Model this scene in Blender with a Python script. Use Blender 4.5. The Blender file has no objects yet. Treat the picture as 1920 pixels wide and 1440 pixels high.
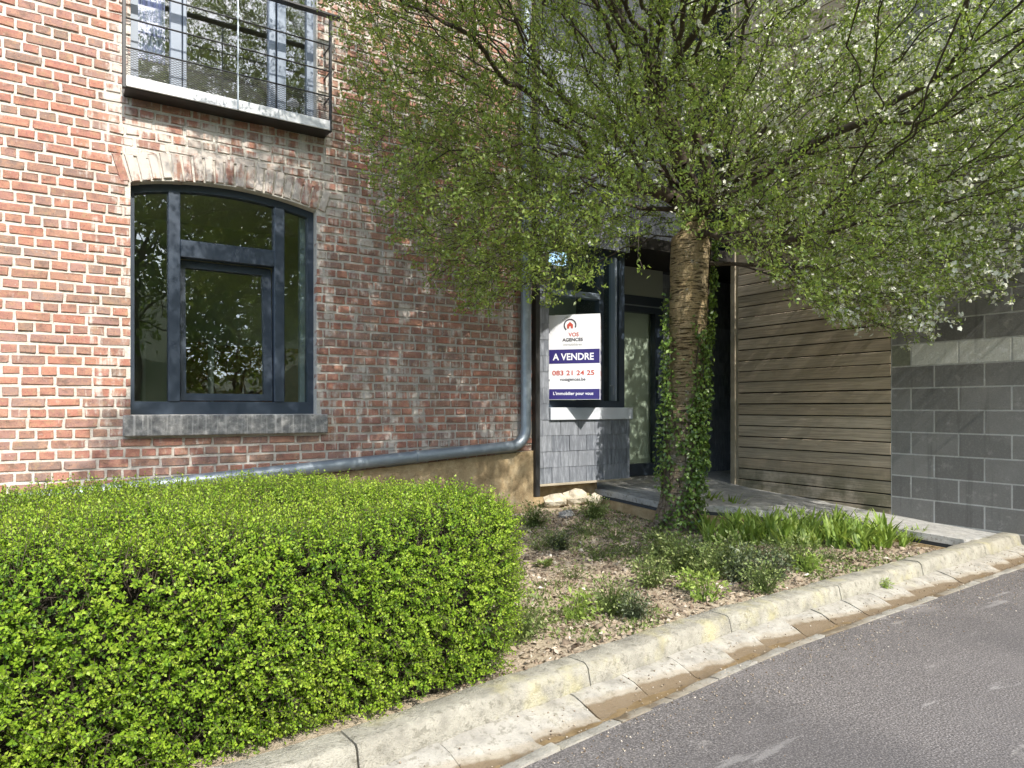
import bpy, math, random
import numpy as np
from mathutils import Vector, Matrix, noise as mnoise

random.seed(11)
rng = np.random.default_rng(11)
SC = bpy.context.scene
COL = SC.collection
R = math.radians
H = 1.12                      # camera height above the road; everything below is written relative to the eye, then lifted by H
YAW = R(32.5)
F = 1300.0                    # focal length in photo pixels (1920 wide)
HOR = 765.0                   # horizon row in the photo
FW = np.array([math.sin(YAW), math.cos(YAW), 0.0])
RT = np.array([math.cos(YAW), -math.sin(YAW), 0.0])
SUN_EL, SUN_AZ = R(43.0), R(-2.5)      # SUN_AZ: degrees to the right of the brick wall's normal

# ------------------------------------------------------------------ camera, sky, sun, exposure
cam = bpy.data.cameras.new('camera'); cam_o = bpy.data.objects.new('camera', cam); COL.objects.link(cam_o)
cam.sensor_width = 36.0; cam.lens = F / 1920 * 36.0; cam.shift_y = (HOR - 720) / 1920
cam.clip_start = 0.05; cam.clip_end = 2000
cam_o.location = (0, 0, H); cam_o.rotation_euler = (R(90), 0, -YAW)
SC.camera = cam_o
W = bpy.data.worlds.new('World'); SC.world = W; W.use_nodes = True
wn = W.node_tree; wn.nodes.clear()
sky = wn.nodes.new('ShaderNodeTexSky'); sky.sky_type = 'NISHITA'; sky.sun_disc = False
sky.sun_elevation = SUN_EL; sky.sun_rotation = math.pi - SUN_AZ
sky.air_density = 1.0; sky.dust_density = 1.4; sky.ozone_density = 0.8
bg = wn.nodes.new('ShaderNodeBackground'); bg.inputs[1].default_value = 0.15
wo = wn.nodes.new('ShaderNodeOutputWorld')
wn.links.new(sky.outputs[0], bg.inputs[0]); wn.links.new(bg.outputs[0], wo.inputs[0])
sl = bpy.data.lights.new('sun', 'SUN'); sl.energy = 2.2; sl.angle = R(0.55); sl.color = (1.0, 0.965, 0.91)
sun_o = bpy.data.objects.new('sun', sl); COL.objects.link(sun_o)
SUND = Vector((-math.sin(SUN_AZ) * math.cos(SUN_EL), math.cos(SUN_AZ) * math.cos(SUN_EL), -math.sin(SUN_EL)))
sun_o.rotation_euler = SUND.to_track_quat('-Z', 'Y').to_euler()
sun_o.location = (3, -12, 14)
SC.view_settings.view_transform = 'Standard'; SC.view_settings.look = 'None'
SC.view_settings.exposure = 1.58; SC.view_settings.gamma = 1.0; SC.view_settings.use_curve_mapping = False

# ------------------------------------------------------------------ helpers
def ray(px, py):
    return RT * ((px - 960) / F) + FW + np.array([0, 0, (HOR - py) / F])
def at_y(px, py, Y):
    d = ray(px, py); return d * (Y / d[1])
def at_x(px, py, X):
    d = ray(px, py); return d * (X / d[0])
def at_z(px, py, Z):
    d = ray(px, py); return d * (Z / d[2])
def proj(P):
    P = np.asarray(P, float); r = P @ RT; f = P @ FW
    f = np.where(np.abs(f) < 1e-6, 1e-6, f)
    return 960 + F * r / f, HOR - F * P[..., 2] / f, f

ORG = {}
def tag(o, label=None, cat=None, group=None, kind=None):
    if label: o['label'] = label
    if cat: o['category'] = cat
    if group: o['group'] = group
    if kind: o['kind'] = kind
    return o
def root(name, loc, label=None, cat=None, group=None, kind=None):
    o = bpy.data.objects.new(name, None); COL.objects.link(o); o.location = loc
    o.empty_display_size = 0.1
    ORG[o.name] = np.array(loc, float)
    return tag(o, label, cat, group, kind)
def org(o):
    return ORG.get(o.name, np.zeros(3)) if o is not None else np.zeros(3)
def link_mesh(name, me, mat=None, parent=None, loc=None):
    """loc None: vertices are in world space (shifted into the parent's frame)."""
    o = bpy.data.objects.new(name, me); COL.objects.link(o)
    if mat is not None and len(me.materials) == 0: me.materials.append(mat)
    if parent is not None:
        o.parent = parent; ORG[o.name] = org(parent)
        if loc is not None: o.location = Vector(np.asarray(loc, float) - org(parent))
    elif loc is not None:
        o.location = loc
    return o
def np_mesh(name, V, Fq, attr=None, smooth=False):
    """V (n,3); Fq a list of index tuples or an (m,k) array"""
    me = bpy.data.meshes.new(name)
    V = np.asarray(V, np.float32)
    if isinstance(Fq, np.ndarray):
        m, k = Fq.shape
        me.vertices.add(len(V)); me.vertices.foreach_set('co', V.ravel())
        me.loops.add(m * k); me.loops.foreach_set('vertex_index', Fq.astype(np.int32).ravel())
        me.polygons.add(m); me.polygons.foreach_set('loop_start', np.arange(0, m * k, k, dtype=np.int32))
        me.polygons.foreach_set('loop_total', np.full(m, k, np.int32))
        me.update(calc_edges=True)
    else:
        me.from_pydata([tuple(map(float, v)) for v in V], [], Fq); me.update()
    if attr is not None:
        a = me.attributes.new('tone', 'FLOAT', 'POINT'); a.data.foreach_set('value', np.asarray(attr, np.float32))
    if smooth:
        me.polygons.foreach_set('use_smooth', np.ones(len(me.polygons), bool))
    return me

class MB:
    def __init__(s): s.v = []; s.f = []
    def add(s, V, Fs):
        b = len(s.v); s.v += [tuple(map(float, v)) for v in V]; s.f += [tuple(i + b for i in f) for f in Fs]; return s
    def box(s, x0, x1, y0, y1, z0, z1):
        V = [(x, y, z) for z in (z0, z1) for y in (y0, y1) for x in (x0, x1)]
        return s.add(V, [(0, 2, 3, 1), (4, 5, 7, 6), (0, 1, 5, 4), (2, 6, 7, 3), (0, 4, 6, 2), (1, 3, 7, 5)])
    def bbox(s, x0, x1, y0, y1, z0, z1, c=0.004):
        """box with chamfered edges"""
        xs, ys, zs = (x0, x1), (y0, y1), (z0, z1)
        V = []; idx = {}
        for i in (0, 1):
            for j in (0, 1):
                for k in (0, 1):
                    sx, sy, sz = 1 - 2 * i, 1 - 2 * j, 1 - 2 * k
                    for a in range(3):
                        p = [xs[i] + sx * c, ys[j] + sy * c, zs[k] + sz * c]
                        p[a] = (xs[i], ys[j], zs[k])[a]
                        idx[i, j, k, a] = len(V); V.append(p)
        Fs = []
        g = lambda i, j, k, a: idx[i, j, k, a]
        for i in (0, 1): Fs.append((g(i, 0, 0, 0), g(i, 1, 0, 0), g(i, 1, 1, 0), g(i, 0, 1, 0)))
        for j in (0, 1): Fs.append((g(0, j, 0, 1), g(1, j, 0, 1), g(1, j, 1, 1), g(0, j, 1, 1)))
        for k in (0, 1): Fs.append((g(0, 0, k, 2), g(1, 0, k, 2), g(1, 1, k, 2), g(0, 1, k, 2)))
        for i in (0, 1):
            for j in (0, 1): Fs.append((g(i, j, 0, 0), g(i, j, 1, 0), g(i, j, 1, 1), g(i, j, 0, 1)))
            for k in (0, 1): Fs.append((g(i, 0, k, 0), g(i, 1, k, 0), g(i, 1, k, 2), g(i, 0, k, 2)))
        for j in (0, 1):
            for k in (0, 1): Fs.append((g(0, j, k, 1), g(1, j, k, 1), g(1, j, k, 2), g(0, j, k, 2)))
        for i in (0, 1):
            for j in (0, 1):
                for k in (0, 1): Fs.append((g(i, j, k, 0), g(i, j, k, 1), g(i, j, k, 2)))
        return s.add(V, Fs)
    def prism(s, poly, axis, a, b):
        """extrude a polygon of 2-tuples along axis (0,1,2) from a to b"""
        n = len(poly)
        def mk(p, t):
            q = list(p); q.insert(axis, t); return q
        V = [mk(p, a) for p in poly] + [mk(p, b) for p in poly]
        return s.add(V, [tuple(range(n))[::-1], tuple(range(n, 2 * n))] + [(i, (i + 1) % n, n + (i + 1) % n, n + i) for i in range(n)])
    def tube(s, pts, r, k=8, caps=True):
        pts = [np.array(p, float) for p in pts]; n = len(pts)
        rr = r if hasattr(r, '__len__') else [r] * n
        b = len(s.v); prev = None
        for i, p in enumerate(pts):
            t = pts[min(i + 1, n - 1)] - pts[max(i - 1, 0)]; t /= np.linalg.norm(t) + 1e-9
            if prev is None:
                a = np.cross(t, (0, 0, 1.0)) if abs(t[2]) < .9 else np.cross(t, (1.0, 0, 0))
            else: a = prev - t * (prev @ t)
            a /= np.linalg.norm(a); prev = a; c = np.cross(t, a)
            for q in range(k):
                an = 2 * math.pi * q / k
                s.v.append(tuple(p + rr[i] * (a * math.cos(an) + c * math.sin(an))))
        for i in range(n - 1):
            for q in range(k):
                s.f.append((b + i * k + q, b + i * k + (q + 1) % k, b + (i + 1) * k + (q + 1) % k, b + (i + 1) * k + q))
        if caps:
            s.f.append(tuple(b + q for q in range(k))[::-1]); s.f.append(tuple(b + (n - 1) * k + q for q in range(k)))
        return s
    def mesh(s, name, off=(0, 0, 0), fix=True):
        me = bpy.data.meshes.new(name)
        off = np.asarray(off, float)
        me.from_pydata([tuple(np.array(v) - off) for v in s.v], [], s.f)
        if fix:
            import bmesh
            bm = bmesh.new(); bm.from_mesh(me); bmesh.ops.recalc_face_normals(bm, faces=bm.faces); bm.to_mesh(me); bm.free()
        me.update(); return me
    def build(s, name, mat, parent=None, smooth=False, kind=None):
        me = s.mesh(name, org(parent))
        if smooth:
            me.polygons.foreach_set('use_smooth', np.ones(len(me.polygons), bool))
            me.set_sharp_from_angle(angle=R(40))
        o = link_mesh(name, me, mat, parent)
        if kind: o['kind'] = kind
        return o

# ------------------------------------------------------------------ materials
class NB:
    def __init__(s, name):
        s.m = bpy.data.materials.new(name); s.m.use_nodes = True; s.t = s.m.node_tree; s.t.nodes.clear()
        s.out = s.t.nodes.new('ShaderNodeOutputMaterial')
    def n(s, ty, **kw):
        nd = s.t.nodes.new(ty)
        for k, v in kw.items(): setattr(nd, k, v)
        return nd
    def put(s, sock, v):
        if v is None: return
        if isinstance(v, bpy.types.NodeSocket): s.t.links.new(v, sock)
        else:
            if hasattr(v, '__len__') and len(v) == 3 and sock.type == 'RGBA': v = (*v, 1)
            sock.default_value = v
    def pos(s): return s.n('ShaderNodeNewGeometry').outputs['Position']
    def mapv(s, vec, scale=(1, 1, 1), loc=(0, 0, 0), rot=(0, 0, 0)):
        m = s.n('ShaderNodeMapping'); s.put(m.inputs[0], vec); m.inputs[1].default_value = loc
        m.inputs[2].default_value = rot; m.inputs[3].default_value = scale; return m.outputs[0]
    def noise(s, scale, detail=4, rough=.55, vec=None, dist=0.0):
        nd = s.n('ShaderNodeTexNoise'); s.put(nd.inputs['Vector'], vec if vec is not None else s.pos())
        nd.inputs['Scale'].default_value = scale; nd.inputs['Detail'].default_value = detail
        nd.inputs['Roughness'].default_value = rough; nd.inputs['Distortion'].default_value = dist
        return nd.outputs['Fac']
    def voro(s, scale, vec=None, feat='F1', out='Distance'):
        nd = s.n('ShaderNodeTexVoronoi', feature=feat); s.put(nd.inputs['Vector'], vec if vec is not None else s.pos())
        nd.inputs['Scale'].default_value = scale; return nd.outputs[out]
    def ramp(s, fac, stops, interp='LINEAR'):
        nd = s.n('ShaderNodeValToRGB'); s.put(nd.inputs[0], fac); r = nd.color_ramp; r.interpolation = interp
        while len(r.elements) > 1: r.elements.remove(r.elements[-1])
        for i, (p, c) in enumerate(stops):
            e = r.elements[0] if i == 0 else r.elements.new(p)
            e.position = p
            c = (c, c, c) if not hasattr(c, '__len__') else c
            e.color = (*c, 1)
        return nd.outputs[0]
    def mix(s, fac, a, b, blend='MIX'):
        nd = s.n('ShaderNodeMix', data_type='RGBA', blend_type=blend); s.put(nd.inputs[0], fac); s.put(nd.inputs[6], a); s.put(nd.inputs[7], b)
        return nd.outputs[2]
    def math(s, op, a, b=None, c=None, clamp=False):
        nd = s.n('ShaderNodeMath', operation=op, use_clamp=clamp); s.put(nd.inputs[0], a); s.put(nd.inputs[1], b); s.put(nd.inputs[2], c); return nd.outputs[0]
    def step(s, v, a, b, c=0.0, d=1.0):
        nd = s.n('ShaderNodeMapRange', interpolation_type='SMOOTHSTEP'); s.put(nd.inputs[0], v)
        for i, q in enumerate((a, b, c, d)): nd.inputs[i + 1].default_value = q
        return nd.outputs[0]
    def xyz(s, v):
        nd = s.n('ShaderNodeSeparateXYZ'); s.put(nd.inputs[0], v); return nd.outputs
    def attr(s, name='tone'): return s.n('ShaderNodeAttribute', attribute_name=name).outputs['Fac']
    def orand(s): return s.n('ShaderNodeObjectInfo').outputs['Random']
    def irand(s): return s.n('ShaderNodeNewGeometry').outputs['Random Per Island']
    def bump(s, h, strength=.5, dist=.01):
        nd = s.n('ShaderNodeBump'); nd.inputs['Strength'].default_value = strength; nd.inputs['Distance'].default_value = dist
        s.put(nd.inputs['Height'], h); return nd.outputs[0]
    def bsdf(s, col, rough=.8, normal=None, metal=0.0, spec=.5):
        nd = s.n('ShaderNodeBsdfPrincipled'); s.put(nd.inputs['Base Color'], col); s.put(nd.inputs['Roughness'], rough)
        s.put(nd.inputs['Normal'], normal); nd.inputs['Metallic'].default_value = metal
        nd.inputs['Specular IOR Level'].default_value = spec
        s.t.links.new(nd.outputs[0], s.out.inputs[0]); return s.m
    def shader(s, sh): s.t.links.new(sh, s.out.inputs[0]); return s.m

def m_brick():
    b = NB('brick'); p = b.pos(); X, Y, Z = b.xyz(p)
    rnd = b.math('FRACT', b.math('ADD', b.orand(), b.irand()))
    c = b.ramp(rnd, [(0, (.31, .095, .055)), (.12, (.36, .14, .085)), (.24, (.26, .095, .066)), (.34, (.33, .15, .095)),
                     (.44, (.20, .105, .075)), (.54, (.33, .11, .075)), (.63, (.175, .12, .085)), (.72, (.29, .14, .115)), (.8, (.135, .10, .078)), (.88, (.30, .115, .085)), (.95, (.22, .15, .125)), (1, (.25, .13, .10))])
    c = b.mix(.19, c, (.60, .42, .35))
    n1 = b.noise(34, 6, .72); n2 = b.noise(120, 4, .65); n3 = b.noise(11, 5, .65); n6 = b.noise(19, 5, .7)
    c = b.mix(b.step(n1, .42, .68, 0, .65), c, (.46, .26, .16), 'MIX')
    c = b.mix(b.step(n3, .5, .72, 0, .7), c, (.13, .092, .072))
    c = b.mix(b.step(n6, .56, .68, 0, .5), c, (.34, .25, .14))
    c = b.mix(b.step(n2, .56, .68, 0, .7), c, (.055, .038, .032))
    # lime bloom: around the arch and the jambs, and in runs down the wall beside the window
    zr = b.math('SUBTRACT', Z, H)
    arch = b.math('MULTIPLY', b.math('MULTIPLY', b.step(zr, 1.2, 1.6), b.step(zr, 2.15, 1.85)), b.math('MULTIPLY', b.step(X, .0, .35), b.step(X, 2.0, 1.6)))
    jamb = b.math('MULTIPLY', b.math('MULTIPLY', b.step(X, -.02, .25), b.step(X, 2.1, 1.65)), b.step(zr, -.5, .1))
    right = b.math('MULTIPLY', b.step(X, 1.4, 1.9), .5)
    zone = b.math('MAXIMUM', b.math('MAXIMUM', arch, b.math('MULTIPLY', jamb, .6)), right)
    run = b.noise(1.0, 6, .65, b.mapv(p, (20, 3, 2.2)))
    blot = b.noise(7, 6, .7)
    bl = b.math('ADD', b.math('MULTIPLY', run, .5), b.math('MULTIPLY', blot, .5))
    thr = b.math('MULTIPLY_ADD', zone, .16, bl)
    c = b.mix(b.step(thr, .575, .68, 0, .85), c, (.58, .53, .46))
    c = b.mix(b.step(b.noise(60, 4, .7), .6, .74, 0, .6), c, (.62, .55, .47))
    nrm = b.bump(b.math('ADD', b.math('MULTIPLY', n1, .7), b.math('MULTIPLY', n2, .4)), .75, .006)
    return b.bsdf(c, .92, nrm, spec=.25)
def m_mortar():
    b = NB('mortar'); n = b.noise(55, 5, .7); n2 = b.noise(6, 4, .6); X, Y, Z = b.xyz(b.pos())
    c = b.ramp(n, [(.25, (.46, .42, .35)), (.6, (.62, .575, .50)), (.8, (.70, .66, .59))])
    c = b.mix(b.step(n2, .5, .75, 0, .5), c, (.38, .34, .28))
    c = b.mix(b.step(X, 1.5, 2.3, 0, .45), c, (.36, .33, .29))
    return b.bsdf(c, .95, b.bump(b.math('ADD', n, n2), .9, .008), spec=.2)
def m_stone(name, c0, c1, c2, sc=14, bump=.5, rough=.88, streak=0):
    b = NB(name); n = b.noise(sc, 6, .65); n2 = b.noise(sc * 9, 3, .6); n3 = b.noise(sc * .25, 4, .6)
    c = b.ramp(n, [(.28, c0), (.52, c1), (.75, c2)])
    c = b.mix(b.step(n2, .55, .8, 0, .45), c, tuple(x * .45 for x in c0))
    c = b.mix(b.step(n3, .5, .8, 0, .35), c, tuple(x * .7 for x in c1))
    if streak:
        st = b.noise(1.0, 4, .6, b.mapv(b.pos(), (38, 38, 2.0)))
        c = b.mix(b.step(st, .5, .68, 0, streak), c, c2)
    return b.bsdf(c, rough, b.bump(b.math('ADD', n, b.math('MULTIPLY', n2, .6)), bump, .008), spec=.3)
def m_paint(name, col, rough=.45, var=.25, metal=0.0, sc=6):
    b = NB(name); n = b.noise(sc, 4, .6); n2 = b.noise(sc * 14, 3, .6)
    c = b.mix(b.step(n, .35, .75, 0, var), col, tuple(min(1, x * 1.7 + .02) for x in col))
    c = b.mix(b.step(n2, .6, .8, 0, var), c, tuple(x * .55 for x in col))
    return b.bsdf(c, b.math('MULTIPLY_ADD', n, .25, rough - .12), b.bump(n2, .08, .003), metal)
def m_glass(name, tint=(.88, .92, .9), base=.03):
    b = NB(name); lw = b.n('ShaderNodeLayerWeight'); lw.inputs[0].default_value = .5
    wob = b.bump(b.noise(2.2, 2, .5), .03, .05)
    tr = b.n('ShaderNodeBsdfTransparent'); tr.inputs[0].default_value = (*tint, 1)
    gl = b.n('ShaderNodeBsdfGlossy'); gl.inputs['Roughness'].default_value = .004; b.put(gl.inputs['Normal'], wob)
    mx = b.n('ShaderNodeMixShader'); b.put(mx.inputs[0], b.math('MULTIPLY_ADD', b.math('POWER', lw.outputs['Facing'], 4.0), .85, base, clamp=True))
    b.put(mx.inputs[1], tr.outputs[0]); b.put(mx.inputs[2], gl.outputs[0])
    return b.shader(mx.outputs[0])
def m_leaf(name, stops, trans=.35, rough=.5, gloss=.08, twogreen=True):
    b = NB(name); t = b.attr(); r = b.irand()
    c = b.ramp(t, stops)
    c = b.mix(b.math('MULTIPLY', r, .5), c, tuple(x * .72 for x in stops[len(stops) // 2][1]))
    df = b.n('ShaderNodeBsdfPrincipled'); b.put(df.inputs['Base Color'], c); df.inputs['Roughness'].default_value = rough
    df.inputs['Specular IOR Level'].default_value = gloss * 4
    tl = b.n('ShaderNodeBsdfTranslucent'); b.put(tl.inputs[0], b.mix(.35, c, (.5, .62, .06), 'MIX') if twogreen else c)
    mx = b.n('ShaderNodeMixShader'); mx.inputs[0].default_value = trans
    b.put(mx.inputs[1], df.outputs[0]); b.put(mx.inputs[2], tl.outputs[0])
    return b.shader(mx.outputs[0])
def m_bark():
    b = NB('bark'); p = b.pos()
    n = b.noise(1.0, 6, .7, b.mapv(p, (5, 5, 30)), 1.2); n2 = b.noise(24, 6, .75); n3 = b.noise(3.0, 5, .65); n4 = b.noise(1.0, 5, .7, b.mapv(p, (34, 34, 5)), .8); len_ = b.noise(1.0, 3, .6, b.mapv(p, (9, 9, 85)), .4)
    c = b.ramp(n3, [(.32, (.20, .15, .085)), (.5, (.33, .25, .14)), (.68, (.42, .36, .26))])
    c = b.mix(b.step(n, .42, .66, 0, .7), c, (.50, .40, .24))
    c = b.mix(b.step(len_, .45, .38, 0, .9), c, (.065, .045, .025))
    c = b.mix(b.step(n2, .54, .70, 0, .7), c, (.075, .055, .036))
    X, Y, Z = b.xyz(p); low = b.step(Z, 1.5, .5)
    c = b.mix(b.step(Z, 1.2, 2.1, 0, .5), c, b.mix(n, (.20, .14, .055), (.48, .36, .17)))
    c = b.mix(b.step(len_, .45, .38, 0, .8), c, (.06, .042, .022))
    c = b.mix(b.math('MULTIPLY', low, .75), c, b.ramp(n2, [(.35, (.07, .052, .038)), (.52, (.24, .19, .14)), (.68, (.46, .40, .33))]))
    c = b.mix(b.math('MULTIPLY', low, b.step(n4, .46, .36, 0, .8)), c, (.04, .03, .022))
    c = b.mix(b.step(b.noise(7, 5, .7), .57, .68, 0, .55), c, (.17, .19, .07))
    c = b.mix(b.step(b.noise(13, 5, .7, b.mapv(p, (1, 1, 1), loc=(7, 3, 1))), .62, .68, 0, .6), c, (.55, .56, .48))
    h = b.math('ADD', b.math('ADD', n, b.math('MULTIPLY', n2, .8)), b.math('ADD', b.math('MULTIPLY', b.step(len_, .45, .38), -.8), b.math('MULTIPLY', n4, .5)))
    return b.bsdf(c, .85, b.bump(h, 1.0, .022), spec=.25)
def m_twig():
    b = NB('twig'); n = b.noise(22, 4, .6)
    return b.bsdf(b.ramp(n, [(.3, (.045, .034, .024)), (.6, (.10, .078, .055)), (.8, (.17, .15, .11))]), .85, spec=.3)
def m_asphalt():
    b = NB('asphalt'); n = b.noise(150, 3, .75); n2 = b.voro(170); n3 = b.noise(2.4, 5, .6); n4 = b.noise(.9, 5, .65, b.mapv(b.pos(), (1, 2.4, 1), rot=(0, 0, .5)))
    c = b.ramp(n, [(.32, (.034, .030, .027)), (.48, (.108, .096, .087)), (.6, (.235, .212, .193)), (.72, (.46, .42, .385))])
    c = b.mix(b.step(n2, .42, .1, 0, .45), c, (.16, .145, .133))
    c = b.mix(b.step(n3, .45, .8, 0, .35), c, (.15, .135, .125))
    c = b.mix(b.step(n4, .54, .7, 0, .5), c, (.26, .235, .215))
    n7 = b.noise(1.0, 5, .7, b.mapv(b.pos(), (1.2, 9, 1), rot=(0, 0, -.9))); c = b.mix(b.step(n7, .61, .69, 0, .5), c, (.40, .375, .34))
    n8 = b.noise(.55, 4, .6); c = b.mix(b.step(n8, .42, .6, 0, .42), c, (.065, .06, .058))
    n5 = b.noise(3.2, 6, .75); c = b.mix(b.step(n5, .62, .70, 0, .45), c, (.36, .33, .29))
    return b.bsdf(c, .88, b.bump(b.math('ADD', n, n2), .4, .003), spec=.3)
def m_soil():
    b = NB('soil'); n = b.noise(26, 6, .7); n2 = b.noise(3.2, 5, .6); n3 = b.noise(120, 3, .6)
    c = b.ramp(n, [(.25, (.15, .115, .08)), (.5, (.38, .31, .22)), (.7, (.56, .48, .36))])
    c = b.mix(b.step(n2, .38, .68, 0, .75), c, (.50, .41, .28))
    c = b.mix(b.step(n3, .56, .75, 0, .6), c, (.07, .05, .035))
    return b.bsdf(c, .96, b.bump(b.math('ADD', n, b.math('MULTIPLY', n3, .5)), .9, .02), spec=.15)
def m_concrete(name, warm=1.0, lichen=.5, base=(.52, .47, .37), hollow=False):
    b = NB(name); n = b.noise(11, 6, .65); n2 = b.noise(130, 3, .65); n3 = b.noise(4.5, 5, .6); n4 = b.noise(34, 5, .7)
    k = base
    c = b.ramp(n, [(.25, tuple(x * .6 for x in k)), (.5, k), (.75, tuple(min(1, x * 1.25) for x in k))])
    c = b.mix(b.orand(), c, b.mix(.14, c, (.2, .17, .13)))
    c = b.mix(b.step(n2, .56, .76, 0, .5), c, tuple(x * .42 for x in k))
    c = b.mix(b.step(n4, .52, .66, 0, .7), c, (.17, .155, .115))
    c = b.mix(b.step(n3, .52, .72, 0, lichen), c, (.52, .46, .20))
    if hollow:
        X, Y, Z = b.xyz(b.pos()); zz = b.math('ADD', b.math('ADD', Z, b.math('MULTIPLY_ADD', b.orand(), .024, b.math('MULTIPLY_ADD', b.attr(), .011, -.019))), b.math('MULTIPLY_ADD', b.noise(9, 5, .65), .020, b.math('MULTIPLY_ADD', b.noise(2.3, 3, .6), .020, -.020)))
        c = b.mix(b.step(zz, H - 1.118, H - 1.128, 0, .5), c, (.27, .215, .14))
        c = b.mix(b.step(zz, H - 1.130, H - 1.1365, 0, .85), c, (.15, .105, .058))
        return b.bsdf(c, b.step(zz, H - 1.138, H - 1.120, .5, .93), b.bump(b.math('ADD', n4, n2), .7, .006), spec=.3)
    return b.bsdf(c, .93, b.bump(b.math('ADD', n4, n2), .9, .010), spec=.25)
def m_slate():
    b = NB('slate'); r = b.orand(); n = b.noise(1, 5, .65, b.mapv(b.pos(), (40, 40, 7))); n2 = b.noise(8, 5, .6)
    c = b.ramp(r, [(0, (.115, .126, .142)), (.5, (.15, .16, .178)), (1, (.19, .20, .215))])
    c = b.mix(b.step(n, .4, .75, 0, .7), c, (.36, .375, .40))
    c = b.mix(b.step(n2, .55, .8, 0, .4), c, (.10, .115, .125))
    return b.bsdf(c, b.math('MULTIPLY_ADD', n, .3, .3), b.bump(n, .5, .006), spec=.6)
def m_block(name, k):
    b = NB(name); r = b.orand(); n = b.noise(70, 5, .7); n2 = b.noise(3, 5, .6); n3 = b.noise(240, 2, .6)
    c = b.ramp(r, [(0, tuple(x * .82 for x in k)), (1, tuple(x * 1.22 for x in k))])
    c = b.mix(b.step(n, .45, .8, 0, .5), c, tuple(min(1, x * 1.7) for x in k))
    c = b.mix(b.step(n2, .5, .75, 0, .45), c, tuple(min(.85, x * 1.45) for x in k))
    st = b.noise(1, 4, .6, b.mapv(b.pos(), (1, 16, 1.2)))
    c = b.mix(b.step(st, .52, .7, 0, .5), c, tuple(x * .55 for x in k))
    n5 = b.noise(9, 6, .75); c = b.mix(b.step(n5, .56, .66, 0, .4), c, tuple(min(1, x * 1.9) for x in k)); c = b.mix(b.step(n3, .58, .7, 0, .6), c, tuple(x * .4 for x in k))
    return b.bsdf(c, .92, b.bump(b.math('ADD', n, n3), .6, .006), spec=.25)
def m_wood():
    b = NB('weathered_timber'); r = b.orand(); p = b.pos()
    g = b.noise(1, 6, .65, b.mapv(p, (30, 2.2, 90), loc=(0, 0, 0)), .6); n2 = b.noise(1.4, 4, .6, b.mapv(p, (1, 1.2, 1)))
    X, Y, Z = b.xyz(p)
    c = b.ramp(r, [(0, (.46, .365, .25)), (.5, (.55, .45, .325)), (1, (.62, .52, .39))])
    c = b.mix(b.step(g, .38, .7, 0, .8), c, (.27, .215, .155))
    c = b.mix(b.step(g, .58, .8, 0, .5), c, (.56, .48, .38))
    c = b.mix(b.step(n2, .5, .78, 0, .45), c, (.31, .265, .19))
    gr = b.math('MULTIPLY', b.step(Z, .75, .2), b.step(b.noise(3, 5, .65), .35, .6))   # green algae near the ground
    c = b.mix(b.math('MULTIPLY', gr, .75), c, (.075, .08, .035))
    return b.bsdf(c, .85, b.bump(g, .5, .006), spec=.25)
def m_flat(name, col, rough=.6):
    return NB(name).bsdf(col, rough)

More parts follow.
